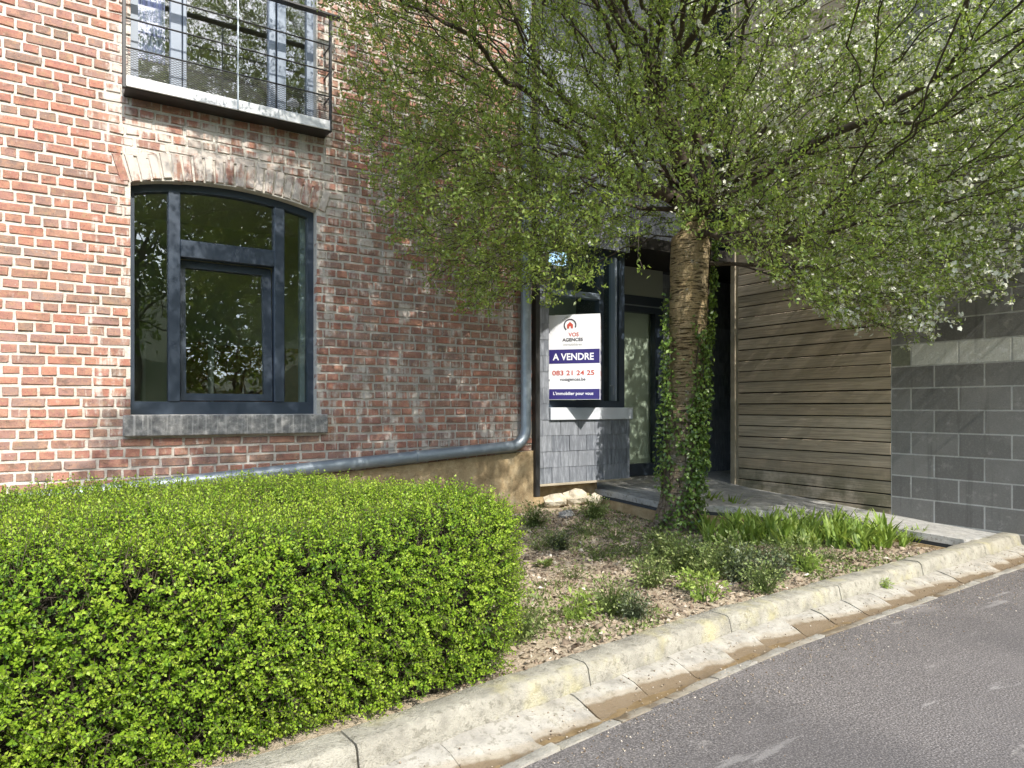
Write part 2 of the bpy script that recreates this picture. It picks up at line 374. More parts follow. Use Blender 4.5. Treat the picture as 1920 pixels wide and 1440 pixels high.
MAT = dict(
    brick=m_brick(), mortar=m_mortar(),
    sill=m_stone('bluestone', (.10, .10, .095), (.24, .235, .22), (.52, .50, .46), 22, .5, streak=.75),
    plinth=m_stone('plinth_render', (.24, .165, .085), (.42, .31, .17), (.58, .47, .30), 9, .8),
    rubble=m_stone('rubble', (.35, .29, .20), (.55, .48, .36), (.72, .65, .52), 12, .9),
    frame=m_paint('frame_paint', (.034, .047, .066), .38, .08),
    frame2=m_paint('frame_paint_grey', (.20, .235, .28), .4, .08),
    darkmetal=m_paint('dark_metal', (.022, .02, .018), .45, .3),
    zinc=m_paint('zinc', (.25, .285, .31), .45, .3, .45, 14),
    tray=m_paint('tray_metal', (.62, .62, .60), .5, .25),
    glass=m_glass('window_glass', base=.11), glass2=m_glass('upper_glass', base=.16), doorglass=m_glass('door_glass', base=.025),
    slate=m_slate(), slateback=m_flat('slate_batten', (.05, .055, .06), .9),
    coping=m_paint('coping_zinc', (.55, .57, .60), .5, .2),
    block=m_block('concrete_block', (.20, .193, .178)), blockpale=m_block('pale_block', (.62, .61, .55)), blockgreen=m_block('mossy_block', (.20, .205, .15)),
    blockmortar=m_block('block_mortar', (.47, .46, .43)),
    wood=m_wood(), trim=m_paint('trim_wood', (.32, .27, .19), .8, .5, 0, 8), shadowgap=m_flat('batten_cavity', (.02, .017, .013), .9),
    kerb=m_concrete('kerb_concrete', 1, .42, (.37, .345, .275)), gutter=m_concrete('gutter_concrete', 1, .15, (.37, .345, .29), True), path=m_concrete('path_concrete', 1, .15, (.46, .45, .42)),
    asphalt=m_asphalt(), soil=m_soil(), bark=m_bark(), twig=m_twig(),
    mud=m_stone('wet_silt', (.10, .065, .03), (.20, .14, .07), (.30, .22, .12), 8, .25, .5),
    leaf=m_leaf('tree_leaf', [(0, (.065, .11, .022)), (.35, (.165, .24, .045)), (.7, (.29, .385, .075)), (1, (.47, .53, .17))], .45, .36, .14),
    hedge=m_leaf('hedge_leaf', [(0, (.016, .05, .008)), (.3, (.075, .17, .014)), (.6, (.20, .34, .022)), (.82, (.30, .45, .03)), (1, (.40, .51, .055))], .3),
    ivy=m_leaf('ivy_leaf', [(0, (.035, .075, .016)), (.5, (.12, .21, .035)), (1, (.30, .42, .09))], .2, .35, .15),
    bulb=m_leaf('bulb_leaf', [(0, (.12, .18, .04)), (.5, (.27, .40, .07)), (1, (.46, .55, .15))], .4),
    weed=m_leaf('weed_leaf', [(0, (.04, .06, .02)), (.4, (.12, .17, .045)), (.8, (.24, .31, .09)), (1, (.42, .43, .19))], .25),
    darkweed=m_leaf('dark_weed_leaf', [(0, (.035, .05, .025)), (.5, (.10, .13, .06)), (1, (.26, .29, .18))], .15),
    petal=m_leaf('petal', [(0, (.74, .74, .52)), (1, (.9, .9, .80))], .3, .6, .02, False),
    dead=m_leaf('litter', [(0, (.07, .05, .035)), (.4, (.24, .175, .12)), (.75, (.46, .38, .28)), (1, (.66, .60, .50))], .05, .9, .02, False),
    core=m_stone('shaded_hedge_wood', (.014, .014, .009), (.03, .026, .016), (.055, .045, .028), 30, .9),
    grass=m_stone('verge', (.03, .05, .015), (.06, .09, .025), (.10, .13, .04), 3, .3),
    roomwall=m_flat('room_wall', (.60, .59, .48), .9), roomceil=m_flat('room_ceiling', (.85, .84, .72), .9), roomfloor=m_flat('room_floor', (.50, .42, .32), .7),
    roomdoor=m_stone('room_woodwork', (.16, .075, .025), (.26, .13, .045), (.34, .19, .08), 5, .2, .5), white=m_flat('white_paint', (.8, .8, .78), .5),
    panel=m_flat('entrance_panel', (.34, .36, .30), .7), doorfill=m_flat('door_fill', (.66, .66, .54), .9),
    signwhite=m_flat('sign_white', (.86, .86, .87), .45), signblue=m_flat('sign_blue', (.035, .025, .16), .45), signdark=m_flat('sign_ink', (.06, .045, .06), .5),
    signred=m_flat('sign_red', (.55, .09, .06), .5), signgrey=m_flat('sign_grey', (.42, .40, .38), .5), signletter=m_flat('sign_letter_white', (.9, .9, .92), .5),
    curtain=m_flat('curtain_cloth', (.42, .42, .66), .9), pot=m_flat('pot_white', (.75, .75, .72), .6),
)

# ------------------------------------------------------------------ terrain: ground, road, bed, path
KP = [(-4.0, 1.98), (-1.5, 2.04), (.32, 2.12), (.73, 2.15), (1.44, 2.25), (2.72, 2.425), (4.2, 2.50), (5.62, 2.58), (8.0, 2.74), (14, 3.1)]
def kerb_y(x):                      # back edge of the kerb
    return float(np.interp(x, [p[0] for p in KP], [p[1] for p in KP]))
def floor_z(x, y):
    cross = .11 * np.clip((x - 4.5) / 1.9, 0, 1) * np.clip((6.1 - y) / .8, 0, 1)
    return -.80 - cross - .10 * np.clip((4.9 - y) / 1.6, 0, 1) - .03 * np.clip((3.3 - y) / .8, 0, 1)
def soil_z(x, y):
    z = np.interp(y, [2.0, 4.2, 5.2], [-1.05, -1.07, -.925])
    n = mnoise.noise((x * 2.3, y * 2.3, 1.0)) * .03 + mnoise.noise((x * 9, y * 9, 5.0)) * .013
    return float(z + n - .03 * max(0, min(1, (x - 4.8) / .8)) * max(0, min(1, (3.4 - y) / .5)))

MB().box(-300, 300, -300, 300, -1.6, -1.30).build('ground', MAT['grass'], kind='structure')
V = []; Fs = []                                            # unseen rise, added to darken the bright horizon mirrored in the panes
for i in range(121):
    x = -150 + 2.5 * i
    for j, (y, z) in enumerate(((-34, -1.35), (-40, 3.0), (-52, 8.0), (-70, 12.0), (-100, 13.0))):
        V.append((x, y, z + (mnoise.noise((x * .11, j * 1.7, 0)) * 2.2 + mnoise.noise((x * .5, j * 3.1, 4)) * .9 if j else 0)))
    if i:
        for j in range(4): a = (i - 1) * 5 + j; Fs.append((a, a + 5, a + 6, a + 1))
tag(link_mesh('hill_backdrop', np_mesh('hill_backdrop', V, Fs), MAT['grass']), kind='structure')
V = []; Fs = []
xs = np.linspace(-40, 40, 81)
for i, x in enumerate(xs):
    V += [(x, kerb_y(np.clip(x, -4, 14)) - .398, -1.122), (x, -9.0, -1.10)]
    if i: Fs.append((2 * i - 2, 2 * i - 1, 2 * i + 1, 2 * i))
rd = link_mesh('road', np_mesh('road', V, Fs), MAT['asphalt']); tag(rd, kind='structure')

nx, ny = 150, 60
gx = np.linspace(-3.2, 6.5, nx); 
V = []; Fs = []
for i, x in enumerate(gx):
    ya, yb = kerb_y(x) - .03, 5.3
    for j in range(ny):
        y = ya + (yb - ya) * j / (ny - 1)
        V.append((x, y, soil_z(x, y)))
for i in range(nx - 1):
    for j in range(ny - 1):
        a = i * ny + j; Fs.append((a, a + ny, a + ny + 1, a + 1))
tag(link_mesh('garden_bed', np_mesh('garden_bed', V, Fs, smooth=True), MAT['soil']), kind='structure')

# path and porch floor: one sloping slab with two courses at its edge
PL = [(4.40, 5.9), (4.36, 5.0), (4.38, 4.45), (4.95, 4.1), (5.35, 3.55), (5.63, 3.2), (5.66, 2.9), (5.70, kerb_y(5.7) + .0)]
def slab(dx, top, thick, mat, name):
    V = []; n = len(PL); m = 8
    rows = []
    for (x0, y) in PL:
        x0 += dx
        rows.append([(x0 + (7.4 - x0) * k / (m - 1), y) for k in range(m)])
    rows.insert(0, [(4.40 + dx + (7.4 - 4.40 - dx) * k / (m - 1), 6.35) for k in range(m)])
    for r in rows:
        for (x, y) in r: V.append((x, y, floor_z(x, y) + top))
    N = len(V); V += [(x, y, z - thick) for (x, y, z) in V]
    Fs = []
    for i in range(len(rows) - 1):
        for k in range(m - 1):
            a = i * m + k; Fs.append((a, a + m, a + m + 1, a + 1)); Fs.append((N + a, N + a + 1, N + a + m + 1, N + a + m))
    for i in range(len(rows) - 1):
        a = i * m; Fs.append((a, N + a, N + a + m, a + m))
    for k in range(m - 1):
        a = (len(rows) - 1) * m + k; Fs.append((a, N + a, N + a + 1, a + 1))
    return V, Fs
V, Fs = slab(0, 0, .055, None, '')
pth = link_mesh('path', np_mesh('path', V, Fs), MAT['path']); tag(pth, kind='structure')
V, Fs = slab(.012, -.056, .03, None, '')
link_mesh('bed_joint', np_mesh('bed_joint', V, Fs), MAT['slateback'], pth)
V, Fs = slab(-.012, -.087, .25, None, '')
link_mesh('footing', np_mesh('footing', V, Fs), MAT['plinth'], pth)

# kerb stones (1 m) and gutter stones (0.3 m)
kroot = root('kerb', (1.7, 2.3, -1.25), kind='structure')
groot = root('gutter', (1.7, 2.0, -1.25), kind='structure')
def strip_stone(x0, x1, prof, gap, tilt=0.0, n=4, jz=0.0):
    """profile (v towards the road, z) swept along the kerb line"""
    m = MB(); k = len(prof); dz = random.uniform(-jz, jz)
    for i in range(n + 1):
        x = x0 + gap / 2 + (x1 - x0 - gap) * i / n
        y = kerb_y(x); t = (kerb_y(x + .05) - kerb_y(x - .05)) / .1; L = math.hypot(1, t); nx_, ny_ = t / L, -1 / L
        s = (i / n - .5) * tilt
        for (v, z) in prof:
            m.v.append((x + nx_ * v, y + ny_ * v, z + s + dz + random.uniform(-.0022, .0022) + (.006 * mnoise.noise((x * 9, v * 30, z * 20)) if z > -1.2 else 0)))
    for i in range(n):
        for q in range(k):
            m.f.append((i * k + q, i * k + (q + 1) % k, (i + 1) * k + (q + 1) % k, (i + 1) * k + q))
    m.f.append(tuple(range(k))[::-1]); m.f.append(tuple(n * k + q for q in range(k)))
    return m
KPROF = [(0, -1.25), (0, -1.022), (.006, -1.018), (.10, -1.016), (.117, -1.021), (.126, -1.033), (.142, -1.105), (.142, -1.25)]
GPROF = [(.1425, -1.25), (.1425, -1.098), (.17, -1.101), (.21, -1.110), (.25, -1.126), (.285, -1.142), (.315, -1.147), (.338, -1.141), (.352, -1.127), (.362, -1.120), (.405, -1.117), (.405, -1.25)]
for i in range(-3, 6):
    strip_stone(.72 + i, 1.72 + i, KPROF, .007, 0, 40, .004).build('kerb_stone', MAT['kerb'], kroot, True)
x = -2.3
while x < 7.2:
    gs = strip_stone(x, x + .3, GPROF, .007, random.uniform(-.006, .012), 8, .002).build('gutter_stone', MAT['gutter'], groot, True)
    at_ = gs.data.attributes.new('tone', 'FLOAT', 'POINT'); kp_ = len(GPROF)
    at_.data.foreach_set('value', np.array([(i // kp_) / 8 for i in range(len(gs.data.vertices))], np.float32))
    x += .3
# silt lying in the channel: a nearly level film that the tilted stones cut into scallops
V = []; Fs = []; n = 240
for i in range(n + 1):
    x = -2.2 + 9.2 * i / n; y = kerb_y(x)
    for v in (.22, .26, .30, .36):
        V.append((x, y - v, -1.1465 + .003 * mnoise.noise((x * 1.3, 3, v)) + .002 * mnoise.noise((x * 7, 8, v * 9))))
    if i:
        for q in range(3):
            a = (i - 1) * 4 + q; Fs.append((a, a + 1, a + 5, a + 4))
tag(link_mesh('silt', np_mesh('silt', V, Fs), MAT['mud']), 'brown wet silt lying along the bottom of the concrete gutter', 'silt', kind='stuff')

# ------------------------------------------------------------------ brick building
BY = 5.19
BR = root('brick_building', (1.5, 5.4, -1.1), 'old red brick house wall with arched ground floor window and railed upper window', 'building')
XL, XR = -2.2, 3.52
WX0, WX1, WZ0, WZS = .334, 1.565, -.045, 1.487          # ground window: jambs, sill, springing
UX0, UX1, UZ0, UZ1 = .335, 1.572, 2.06, 4.1             # upper window
ZT = 6.2
RISE = .078; HALF = (WX1 - WX0) / 2; WXC = (WX0 + WX1) / 2
RAD = (HALF ** 2 + RISE ** 2) / (2 * RISE); ZC = WZS + RISE - RAD
def arch_z(x, r=RAD): return ZC + math.sqrt(max(r * r - (x - WXC) ** 2, 0))
def plinth_top(x): return -.385 - (XR - x) * .061
w = MB(); mf, mb = BY + .007, BY + .28
w.box(XL, WX0, mf, mb, -1.2, ZT).box(WX1, XR, mf, mb, -1.2, ZT).box(WX0, WX1, mf, mb, -1.2, WZ0).box(WX0, WX1, mf, mb, UZ1, ZT)
NSEG = 14
for i in range(NSEG):
    a = WX0 + (WX1 - WX0) * i / NSEG; c = WX0 + (WX1 - WX0) * (i + 1) / NSEG
    w.prism([(a, arch_z(a)), (c, arch_z(c)), (c, UZ0), (a, UZ0)], 1, mf, mb)
w.build('wall', MAT['mortar'], BR)
w = MB(); w.prism([(XL, -1.25), (XR, -1.25), (XR, plinth_top(XR)), (XL, plinth_top(XL))], 1, BY - .022, BY + .05)
w.build('plinth', MAT['plinth'], BR)

def brick_shape(seed, rough=.0022):
    r = random.Random(seed)
    c = r.uniform(.10, .17); m = MB(); rough = .003
    def ring(ix, iz, y, j):
        base = [(-.5 + ix, -.5 + iz * 2), (-.5 + ix * 2, -.5 + iz), (.5 - ix * 2, -.5 + iz), (.5 - ix, -.5 + iz * 2), (.5 - ix, .5 - iz * 2), (.5 - ix * 2, .5 - iz), (-.5 + ix * 2, .5 - iz), (-.5 + ix, .5 - iz * 2)]
        return [(bx + r.uniform(-j, j) * .35, y + r.uniform(-rough, rough), bz + r.uniform(-j, j)) for bx, bz in base]
    m.v = ring(.026, .08, 0, .065) + ring(.006, .02, .007, .055) + ring(.004, .015, .10, 0)
    m.f = [tuple(range(8))[::-1]] + [(i, (i + 1) % 8, 8 + (i + 1) % 8, 8 + i) for i in range(8)] + [(8 + i, 8 + (i + 1) % 8, 16 + (i + 1) % 8, 16 + i) for i in range(8)]
    me = m.mesh('brick'); me.materials.append(MAT['brick']); return me
BSH = [brick_shape(k) for k in range(24)]
BARR = []
for me in BSH:
    vv = np.array([v.co[:] for v in me.vertices]); ff = [tuple(p.vertices) for p in me.polygons]; BARR.append((vv, ff))
CH, BH = .066, .0525
bricks = []
row = 0; z = -.79
while z < ZT - .05:
    stretcher = row % 2 == 0
    L = .1895 if stretcher else .0948
    x = XL - random.uniform(0, .02) - (0 if stretcher else .047) - (.0948 if row % 4 == 2 else 0)
    while x < XR:
        l = L * random.uniform(.95, 1.05); x0, x1 = x + .0066, x + l - .0066; x += l
        zc = z + CH / 2 + random.uniform(-.0022, .0022)
        x0 = max(x0, XL); x1 = min(x1, XR)
        for (a, b_, zlo, zhi) in ((WX0, WX1, WZ0, None), (UX0, UX1, UZ0 - .02, UZ1)):
            if zhi is None:
                xm = (x0 + x1) / 2
                top = WZS + .02 if not (WX0 < xm < WX1) else arch_z(xm) + .10
            else: top = zhi
            if zlo < zc < top:
                if x0 >= a and x1 <= b_: x1 = x0 - 1; break
                if x0 < a < x1: x1 = a
                elif x0 < b_ < x1: x0 = b_
        if x1 - x0 < .025: continue
        xm = (x0 + x1) / 2
        if zc + CH / 2 < plinth_top(xm): continue
        if abs(xm - WXC) < .70 and WZS - .01 < zc < ZC + math.sqrt((RAD + .17) ** 2 - (xm - WXC) ** 2): continue
        bricks.append((xm, zc, x1 - x0))
    z += CH; row += 1
BA = np.array(bricks); pts = np.c_[BA[:, 0], np.full(len(BA), BY), BA[:, 1]]
px, py, dep = proj(pts)
inside = (px > 5) & (px < 960) & (py > 5) & (py < 900)
score = np.where(inside, BA[:, 2] / dep ** 2 * (1 + .6 * (px < 620)), 0)
order = np.argsort(-score); single = set(order[:300].tolist())
SV, SF, off = [], [], 0
for i, (xm, zc, l) in enumerate(bricks):
    k = random.randrange(24); hh = BH * random.uniform(.94, 1.06); dy = random.uniform(-.004, .003); ang = random.uniform(-.008, .008)
    if i in single:
        o = link_mesh('brick', BSH[k], None, BR, (xm, BY + dy, zc)); o.scale = (l, 1, hh); o.rotation_euler = (0, ang, 0)
    else:
        vv, ff = BARR[k]; q = vv * (l, 1, hh) + (xm, BY + dy, zc); SV.append(q); SF += [tuple(j + off for j in f) for f in ff]; off += len(vv)
o = link_mesh('brickwork', np_mesh('brickwork', np.concatenate(SV) - org(BR), SF), MAT['brick'], BR); o['kind'] = 'stuff'
# voussoirs of the flat arch
nv = 21; a0 = math.asin(.68 / RAD)
for i in range(nv):
    an = -a0 + 2 * a0 * (i + .5) / nv; rr = RAD + .001 + .092 + random.uniform(-.006, .006)
    o = link_mesh('arch_brick', BSH[random.randrange(24)], None, BR, (WXC + rr * math.sin(an), BY - .006 + random.uniform(-.003, .003), ZC + rr * math.cos(an)))
    o.scale = (.175 + random.uniform(-.01, .014), 1, 2 * a0 * RAD / nv - .009); o.rotation_euler = (0, an - R(90), 0)

# ground floor window
FY0, FY1 = BY + .085, BY + .15
def xat(px, Y=FY0): return float(at_y(px, 700, Y)[0])
win = MB()
win.box(WX0, WX0 + .028, FY0, FY1, WZ0, WZS + .005).box(WX1 - .045, WX1, FY0, FY1, WZ0, WZS + .005).box(WX0 + .028, WX1 - .045, FY0, FY1, WZ0, .045)
for i in range(NSEG):
    a = WX0 + (WX1 - WX0) * i / NSEG; c = WX0 + (WX1 - WX0) * (i + 1) / NSEG
    win.prism([(a, arch_z(a) - .052), (c, arch_z(c) - .052), (c, arch_z(c) + .012), (a, arch_z(a) + .012)], 1, FY0 + .002, FY1 - .002)
window = win.build('window', MAT['frame'], BR)
M1a, M1b, M2a, M2b = xat(315), xat(338), xat(514), xat(533)
for a, c in ((M1a, M1b), (M2a, M2b)):
    MB().bbox(a, c, FY0 - .012, FY1, .045, arch_z((a + c) / 2) - .05).build('mullion', MAT['frame'], window)
TZ0, TZ1 = 1.045, 1.165
MB().bbox(M1b, M2a, FY0 - .010, FY1, TZ0, TZ1).build('transom', MAT['frame'], window)
# tilted sash in the middle light
sx0, sx1, sz0, sz1 = M1b + .006, M2a - .006, .05, TZ0 - .008
def tilt(m, ang=R(3.2)):
    out = []
    for (x, y, z) in m.v:
        dy, dz = y - FY1, z - sz0
        out.append((x, FY1 + dy * math.cos(ang) + dz * math.sin(ang), sz0 + dz * math.cos(ang) - dy * math.sin(ang)))
    m.v = out; return m
s_ = MB(); sy0, sy1 = FY0 + .02, FY1 + .01
s_.box(sx0, sx0 + .035, sy0, sy1, sz0, sz1).box(sx1 - .06, sx1, sy0, sy1, sz0, sz1).box(sx0 + .035, sx1 - .06, sy0, sy1, sz0, sz0 + .05).box(sx0 + .035, sx1 - .06, sy0, sy1, sz1 - .05, sz1)
tilt(s_).build('sash', MAT['frame'], window)
gy = (FY0 + FY1) / 2
tilt(MB().box(sx0 + .035, sx1 - .06, gy + .01, gy + .016, sz0 + .05, sz1 - .05)).build('pane', MAT['glass'], window)
def arched_pane(a, c, z0):
    n = 6; poly = [(a, z0), (c, z0)] + [(c + (a - c) * i / n, arch_z(c + (a - c) * i / n) - .05) for i in range(n + 1)]
    MB().prism(poly, 1, gy, gy + .006).build('pane', MAT['glass'], window)
arched_pane(WX0 + .028, M1a, .045); arched_pane(M1b, M2a, TZ1); arched_pane(M2b, WX1 - .045, .045)
# light inner reveal seen through the right light
MB().box(WX1 - .085, WX1 - .047, FY1 + .004, FY1 + .05, .045, WZS - .02).build('inner_reveal', MAT['frame2'], window)
sill = MB().bbox(.289, 1.634, BY - .055, BY + .13, -.186, -.047, .006).build('window_sill', MAT['sill'], window)

# rooms behind the windows
def room(y0, y1, x0, x1, z0, z1, nm):
    MB().box(x0, x1, y1, y1 + .05, z0, z1).box(x0 - .05, x0, y0, y1, z0, z1).box(x1, x1 + .05, y0, y1, z0, z1).build('room_wall', MAT['roomwall'], BR)
    MB().box(x0 - .05, x1 + .05, y0, y1, z1, z1 + .05).build('room_ceiling', MAT['roomceil'], BR)
    MB().box(x0 - .05, x1 + .05, y0, y1, z0 - .05, z0).build('room_floor', MAT['roomfloor'], BR)
room(BY + .282, 7.2, -1.0, 3.1, -.75, 1.75, 'ground')
room(BY + .282, 8.6, -1.2, 3.2, 1.95, 4.5, 'upper')
MB().box(.78, 1.10, 7.1, 7.196, -.75, .62).box(1.16, 2.3, 7.1, 7.196, -.75, .60).build('room_cupboard', MAT['roomdoor'], BR)
MB().box(.55, .575, 7.08, 7.196, -.75, .62).box(1.12, 1.145, 7.06, 7.196, -.75, .62).build('room_door_frame', MAT['white'], BR)

# upper window and its railing
uw = MB(); U0, U1 = BY + .09, BY + .15
uw.box(UX0, UX0 + .05, U0, U1, UZ0, UZ1).box(UX1 - .055, UX1, U0, U1, UZ0, UZ1).box(UX0 + .05, UX1 - .055, U0, U1, UZ0, UZ0 + .06).box(UX0 + .05, UX1 - .055, U0, U1, UZ1 - .06, UZ1)
upper = uw.build('window', MAT['frame2'], BR)
def xu(px): return float(at_y(px, 90, U0)[0])
ua, ub, uc, ud = xu(319), xu(350), xu(504), xu(536)
for a, c in ((ua, ua + (ub - ua) * .70), (ua + (ub - ua) * .76, ub), (uc, uc + (ud - uc) * .38), (uc + (ud - uc) * .48, ud)):
    MB().bbox(a, c, U0 - .01, U1, UZ0 + .06, UZ1 - .06).build('mullion', MAT['frame2'], upper)
for a, c in ((UX0 + .05, ua), (ub, uc), (ud, UX1 - .055)):
    MB().box(a, c, U0 + .03, U0 + .036, UZ0 + .06, UZ1 - .06).build('pane', MAT['glass2'], upper)
MB().bbox(xu(590), xu(593) + .01, U0 + .012, U0 + .028, UZ0 + .06, UZ1 - .06, .002).build('glazing_bar', MAT['white'], upper)

RY = BY - .15
bal = MB().bbox(.293, 1.625, RY, BY + .085, 2.040, 2.052, .002).build('balcony', MAT['darkmetal'], BR)
MB().bbox(.300, 1.622, RY - .012, RY - .001, 2.046, 2.118, .003).build('balcony_tray', MAT['tray'], bal)
MB().box(.300, 1.622, RY, BY + .08, 2.053, 2.066).build('tray_floor', MAT['tray'], bal)
for (x0, x1) in ((.278, .298), (1.613, 1.628)):
    MB().bbox(x0, x1, RY - .016, RY + .022, 2.035, 2.885, .002).build('post', MAT['darkmetal'], bal)
MB().bbox(.966, .976, RY - .020, RY - .013, 2.05, 2.885, .001).build('post', MAT['zinc'], bal)
MB().bbox(.27, 1.70, RY - .028, RY + .030, 2.887, 2.903, .002).build('handrail', MAT['darkmetal'], bal)
for z_ in (2.30, 2.485, 2.675):
    MB().tube([(.298, RY + .004, z_), (1.613, RY + .004, z_)], .0055, 6).build('rail', MAT['darkmetal'], bal)
    for x_ in (1.6205,):
        MB().tube([(x_, RY + .02, z_), (x_, BY + .02, z_)], .006, 6).build('stay', MAT['darkmetal'], bal)
# expanded metal mesh
mm = MB(); cw, chh = .031, .0155; x_ = .302; zb, zt_ = 2.122, 2.296; yy = RY + .002
nxm = int((1.612 - .302) / cw); nzm = int((zt_ - zb) / chh)
for i in range(nxm):
    for j in range(nzm):
        cx = .302 + cw * (i + .5); cz = zb + chh * (j + .5)
        P = [(cx - cw / 2, cz), (cx, cz + chh / 2), (cx + cw / 2, cz), (cx, cz - chh / 2)]
        for q in range(4):
            (ax, az), (bx, bz) = P[q], P[(q + 1) % 4]; t = .0017
            mm.v += [(ax, yy - t, az - t), (bx, yy - t, bz - t), (bx, yy - t, bz + t), (ax, yy - t, az + t), (ax, yy + t, az + t), (bx, yy + t, bz + t)]
            n_ = len(mm.v) - 6; mm.f += [(n_, n_ + 1, n_ + 2, n_ + 3), (n_ + 3, n_ + 2, n_ + 5, n_ + 4)]
me = mm.mesh('mesh_panel', org(BR), False); link_mesh('mesh_panel', me, MAT['darkmetal'], bal)

# rain pipe down the corner and along the wall foot
def pipe_path():
    cx, cy, zb_ = 3.405, BY - .075, -.335
    pts_ = [(cx, cy, 6.1), (cx, cy, 2.0), (cx, cy, zb_ + .16)]
    for k in range(1, 8):
        a = R(90) * k / 8; pts_.append((cx - .16 * (1 - math.cos(a)), cy, zb_ + .16 - .16 * math.sin(a)))
    pts_.append((cx - .16, cy, zb_)); x_ = cx - .3
    while x_ > -2.2: pts_.append((x_, cy, zb_ - (cx - .16 - x_) * .063)); x_ -= .35
    return pts_
pp = pipe_path()
pipe = MB().tube(pp, .047, 14).build('drainpipe', MAT['zinc'], BR, True)
for (c_, d_) in (((3.405, BY - .075, .32), (0, 0, 1)), ((3.405, BY - .075, 2.1), (0, 0, 1)), ((2.35, BY - .075, -.335 - (3.245 - 2.35) * .063), (1, 0, .063)), ((1.1, BY - .075, -.335 - (3.245 - 1.1) * .063), (1, 0, .063))):
    c_ = np.array(c_); d_ = np.array(d_, float)
    MB().tube([c_ - d_ * .014, c_ + d_ * .014], .052, 14).build('pipe_collar', MAT['zinc'], pipe, True)
MB().bbox(XR + .002, XR + .05, BY - .06, BY + .2, -.80, 6.1, .003).build('corner_profile', MAT['darkmetal'], BR)

# things on the balcony
for (x_, h_) in ((.42, .09), (.82, .10)):
    pr = root('potted_plant', (x_, RY + .07, 2.066), 'small white potted plant behind the balcony mesh, ' + ('by the end post' if x_ < .6 else 'next to the middle rail post'), 'plant')
    MB().tube([(x_, RY + .07, 2.066), (x_, RY + .07, 2.066 + .055)], [.022, .030], 10).build('pot', MAT['pot'], pr, True)
    m = MB()
    for k in range(12):
        a = random.uniform(0, 6.28); rr = random.uniform(.01, .045); zz = 2.066 + .055 + random.uniform(.01, h_ * .8)
        c = np.array((x_ + rr * math.cos(a), RY + .07 + rr * math.sin(a), zz)); s1 = random.uniform(.008, .016)
        m.add([c + (-s1, 0, 0), c + (0, -s1 * .5, -s1 * .5), c + (s1, 0, 0), c + (0, s1 * .5, s1 * .5)], [(0, 1, 2, 3)])
    m.build('flower', MAT['pot'], pr, kind='stuff')
    m = MB()
    for k in range(6):
        a = random.uniform(0, 6.28); m.tube([(x_, RY + .07, 2.118), (x_ + .03 * math.cos(a), RY + .07 + .03 * math.sin(a), 2.118 + h_ * .6)], .0015, 4)
    m.build('stem', MAT['weed'], pr)
lx = 1.36
lr = root('garden_lamp', (lx, RY + .07, 2.066), 'small white mushroom lamp standing on the balcony tray', 'lamp')
MB().tube([(lx, RY + .07, 2.066), (lx + .006, RY + .07, 2.215)], .004, 6).build('stem', MAT['pot'], lr)
MB().tube([(lx + .006, RY + .07, 2.205), (lx + .006, RY + .07, 2.225), (lx + .006, RY + .07, 2.245), (lx + .006, RY + .07, 2.255)], [.045, .040, .022, .004], 12).build('lamp_shade', MAT['pot'], lr, True)
MB().tube([(lx, RY + .07, 2.066), (lx, RY + .07, 2.074)], .03, 10).build('base', MAT['pot'], lr, True)
m = MB(); V = []; n = 26
for i in range(n):
    x_ = UX0 + .055 + .17 * i / (n - 1); y_ = U1 + .06 + .018 * math.sin(i * 1.35)
    V += [(x_, y_, UZ0 + .35), (x_, y_, UZ1 - .05)]
me = np_mesh('curtain', V, [(2 * i, 2 * i + 2, 2 * i + 3, 2 * i + 1) for i in range(n - 1)])
cu = link_mesh('curtain', me, MAT['curtain']); tag(cu, 'lavender curtain hanging inside the upper window at its left light', 'curtain')

# ------------------------------------------------------------------ slate-clad entrance
SY = 5.24; BX0, BX1 = 3.572, 4.74; DY = 6.12
ER = root('entrance_porch', (4.6, 5.6, -.95), 'slate clad entrance porch with low wall, window and recessed glazed door', 'porch')
w = MB()
w.box(BX0, BX1, SY + .012, SY + .30, -.70, -.002).box(BX0, 3.745, SY + .012, SY + .30, -.001, 1.56).box(BX0, BX1, SY + .012, SY + .30, 1.561, 7.2)
w.box(BX1 - .012, BX1, SY + .301, DY + .1, -.70, 7.2)
w.box(4.77, 5.33, DY + .02, DY + .2, -1.0, 7.2).box(6.06, 7.6, DY + .02, DY + .2, -1.0, 7.2).box(5.33, 6.06, DY + .02, DY + .2, 1.66, 7.2).box(7.4, 7.6, 5.3, DY + .02, -1.0, 7.2)
w.build('wall', MAT['slateback'], ER)
MB().box(3.50, 4.40, SY + .10, SY + .3, -1.1, -.705).build('plinth', MAT['plinth'], ER)
MB().bbox(BX0, BX1 + .005, SY - .022, SY + .2, -.722, -.7015, .003).build('base_profile', MAT['trim'], ER)
cop = MB().bbox(3.747, BX1 + .02, SY - .028, SY + .12, -.112, .004, .004).build('coping', MAT['coping'], ER)
def slate_shape(seed):
    r = random.Random(seed); m = MB(); j = lambda a: r.uniform(-a, a)
    b = .012
    front = [(-.5, -.5 + j(b)), (-.17, -.5 + j(b)), (.17, -.5 + j(b)), (.5, -.5 + j(b)), (.5, .5), (-.5, .5)]
    m.v = [(x_, 0 + j(.0008) - (.006 if z_ < 0 else 0), z_) for x_, z_ in front] + [(x_, .007 - (.006 if z_ < 0 else 0), z_) for x_, z_ in front]
    m.f = [tuple(range(6))[::-1], tuple(range(6, 12))] + [(i, (i + 1) % 6, 6 + (i + 1) % 6, 6 + i) for i in range(6)]
    me = m.mesh('slate'); me.materials.append(MAT['slate']); return me
SSH = [slate_shape(k) for k in range(8)]
